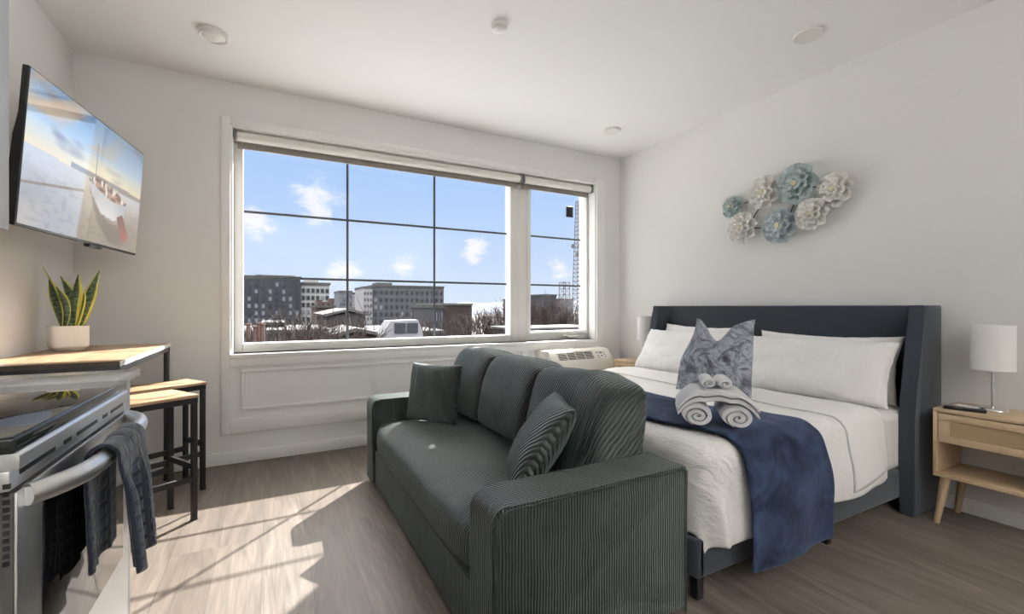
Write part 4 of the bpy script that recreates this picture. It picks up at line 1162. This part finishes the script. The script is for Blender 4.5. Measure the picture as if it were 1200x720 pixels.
# bare trees
def tree(label, px, ytop, D, spread, seed):
    rnd = random.Random(seed); t_ = at_y(px, ytop, D); base = Vector((t_.x, D, GZ)); Ht = t_.z - GZ
    o = thing('bare_tree', label, 'tree', base, 0, 'bare winter trees outside')
    m = MB(); h1 = Ht * .55; m.tube([base, base + Vector((.2, .1, h1 * .5)), base + Vector((0, .2, h1))], [.35, .28, .2], 7); m.build('trunk', E['bark'], o)
    m = MB()
    def br(p, d, L_, r, lev):
        q = p + d * L_ * .5 + Vector((rnd.uniform(-.1, .1) * L_, rnd.uniform(-.1, .1) * L_, 0)); e_ = p + d * L_ + Vector((0, 0, .08 * L_))
        m.tube([p, q, e_], [r, r * .8, r * .55], 4, False)
        if lev <= 0: return
        for k in range(4):
            nd = (d + Vector((rnd.uniform(-1, 1), rnd.uniform(-1, 1), rnd.uniform(-.25, .7))) * .75).normalized()
            br(p.lerp(e_, rnd.uniform(.45, 1)), nd, L_ * rnd.uniform(.55, .8), r * .6, lev - 1)
    for k in range(8):
        a = k * .785 + rnd.uniform(-.3, .3)
        br(base + Vector((0, 0, h1 * rnd.uniform(.75, 1))), Vector((math.cos(a) * spread, math.sin(a) * spread, 1)).normalized(), Ht * .25, .05 + .0013 * D, 3)
    m.build('branches', E['bark'], o, smooth=False)
for k, (p, y, d, lb) in enumerate((
    (298, 374, 38, 'bare tree at the far left bottom of the wide window'), (322, 378, 40, 'bare tree in front of the grey shed'),
    (345, 372, 44, 'bare tree below the right edge of the slate block'), (364, 366, 46, 'bare tree in front of the white gridded block'),
    (379, 370, 42, 'bare tree just left of the gabled house'), (444, 379, 50, 'bare tree right of the gabled house'), (498, 373, 52, 'bare tree left of the brown block'),
    (560, 366, 85, 'bare tree just right of the brown block'), (575, 364, 90, 'bare tree left of the window mullion, second from it'), (589, 364, 80, 'bare tree touching the wide window frame on the right'),
    (618, 349, 68, 'tall bare tree at the left edge of the narrow window'), (630, 352, 74, 'bare tree second from the left in the narrow window'), (643, 350, 72, 'bare tree in the middle of the narrow window'),
    (656, 358, 69, 'bare tree under the short lattice tower'), (668, 362, 73, 'bare tree between the two masts'), (679, 362, 70, 'bare tree at the foot of the tall mast'))):
    tree(lb, p, y, d, .9, 100 + k)

# ================================================================== LIGHT
sunv = Vector((.905, .978, 1.0)).normalized()
sd = bpy.data.lights.new('sun', 'SUN'); sd.energy = 28; sd.angle = math.radians(.6); sd.color = (1, .975, .935)
so = bpy.data.objects.new('sun', sd); COL.objects.link(so); so.rotation_euler = sunv.to_track_quat('Z', 'Y').to_euler()
# unseen torchiere lamps, added behind the camera to brighten the room
def fill(x, y, label):
    o = thing('added_fill_lamp', label, 'fill lamp', (x, y, 0), 0, 'torchiere lamps added behind the camera')
    m = MB(); m.lathe([(0, 0), (.14, 0), (.14, .012), (.12, .022), (.014, .03), (0, .03)], (x, y, 0), 36); m.build('base', M['black_metal'], o)
    m = MB(); m.cyl((x, y, .028), (x, y, 1.70), .011, n=14); m.build('pole', M['black_metal'], o)
    m = MB(); m.lathe([(0, 1.69), (.03, 1.695), (.20, 1.80), (.205, 1.802), (.20, 1.806), (.03, 1.705), (0, 1.70)], (x, y, 0), 40); m.build('bowl_shade', M['white_plastic'], o)
    ld = bpy.data.lights.new('fill_light', 'AREA'); ld.shape = 'DISK'; ld.size = .34; ld.energy = FILL_W; ld.color = (1, 1, 1)
    lo = bpy.data.objects.new('fill_light', ld); COL.objects.link(lo); lo.location = (x, y, 1.82); lo.rotation_euler = (PI + FILL_TILT, 0, 0)
FILL_W, FILL_TILT = 50, .6
fill(-.2, -1.6, 'torchiere lamp added behind the camera on the kitchen side')
fill(1.1, -1.6, 'torchiere lamp added behind the camera in the middle of the room')
fill(2.4, -1.6, 'torchiere lamp added behind the camera on the bed side')

# world: clear winter sky with small clouds, brighter overhead and around the sun
w = bpy.data.worlds.new('sky'); scene.world = w; w.use_nodes = True
T_ = NT.__new__(NT); T_.t = w.node_tree; T_.t.nodes.clear()
out = T_.t.nodes.new('ShaderNodeOutputWorld')
dirv = T_.n('ShaderNodeTexCoord').outputs['Generated']
nrm = T_.n('ShaderNodeVectorMath', {0: dirv}, operation='NORMALIZE').outputs[0]
sp = T_.n('ShaderNodeSeparateXYZ', {0: nrm})
sky = T_.ramp(sp.outputs[2], [(.0, srgb(212, 224, 240)), (.10, srgb(192, 212, 240)), (.24, srgb(170, 199, 240)), (.38, srgb(156, 190, 238)), (.50, srgb(252, 248, 243))])
cn = T_.noise(T_.n('ShaderNodeMapping', {0: nrm, 3: (1, 1, 1.8)}).outputs[0], 22, 6, .62, .4)
mask = None
for (cx, cy, rad, amp) in ((372, 236, .075, .95), (352, 222, .035, .7), (300, 262, .05, .9), (403, 321, .055, .95), (473, 311, .045, .8), (556, 293, .050, 1.0), (655, 318, .045, .75), (600, 302, .03, .3)):
    d_ = ray(cx, cy).normalized()
    dt = T_.n('ShaderNodeVectorMath', {0: nrm, 1: d_}, operation='DISTANCE').outputs['Value']
    g_ = T_.n('ShaderNodeMapRange', {0: dt, 1: rad, 2: 0.0, 3: 0.0, 4: amp}, interpolation_type='SMOOTHSTEP').outputs[0]
    mask = g_ if mask is None else T_.math('MAXIMUM', mask, g_)
cl = T_.n('ShaderNodeMapRange', {0: T_.math('ADD', T_.math('MULTIPLY', mask, .40), T_.math('MULTIPLY', cn, 1.0)), 1: .56, 2: .92}, interpolation_type='SMOOTHSTEP').outputs[0]
cl = T_.math('MULTIPLY', cl, T_.math('MINIMUM', T_.math('MULTIPLY', mask, 2.4), .75))
skyc = T_.mixc(cl, sky, srgb(250, 246, 246))
high = T_.n('ShaderNodeMapRange', {0: sp.outputs[2], 1: .40, 2: .56, 3: 1.0, 4: 9.0}, interpolation_type='SMOOTHSTEP').outputs[0]
sdot = T_.n('ShaderNodeVectorMath', {0: nrm, 1: sunv}, operation='DOT_PRODUCT').outputs['Value']
aure = T_.math('MULTIPLY', T_.math('POWER', T_.math('MAXIMUM', sdot, 0.0), 14.0), 10.0)
aure = T_.math('MULTIPLY', aure, T_.n('ShaderNodeMapRange', {0: sp.outputs[2], 1: .38, 2: .5}, interpolation_type='SMOOTHSTEP').outputs[0])
stren = T_.math('ADD', high, aure)
bg = T_.n('ShaderNodeBackground', {0: skyc, 1: T_.math('MULTIPLY', stren, 1.0)})
T_.t.links.new(bg.outputs[0], out.inputs[0])

# ------------------------------------------------------------------ colour management
vs_ = scene.view_settings; vs_.view_transform = 'Standard'; vs_.look = 'None'; vs_.gamma = 1; vs_.use_curve_mapping = False; vs_.exposure = .22
scene.cycles.max_bounces = 10; scene.cycles.diffuse_bounces = 6; scene.cycles.transparent_max_bounces = 12
scene.cycles.caustics_reflective = False; scene.cycles.caustics_refractive = False
scene.cycles.sample_clamp_indirect = 6
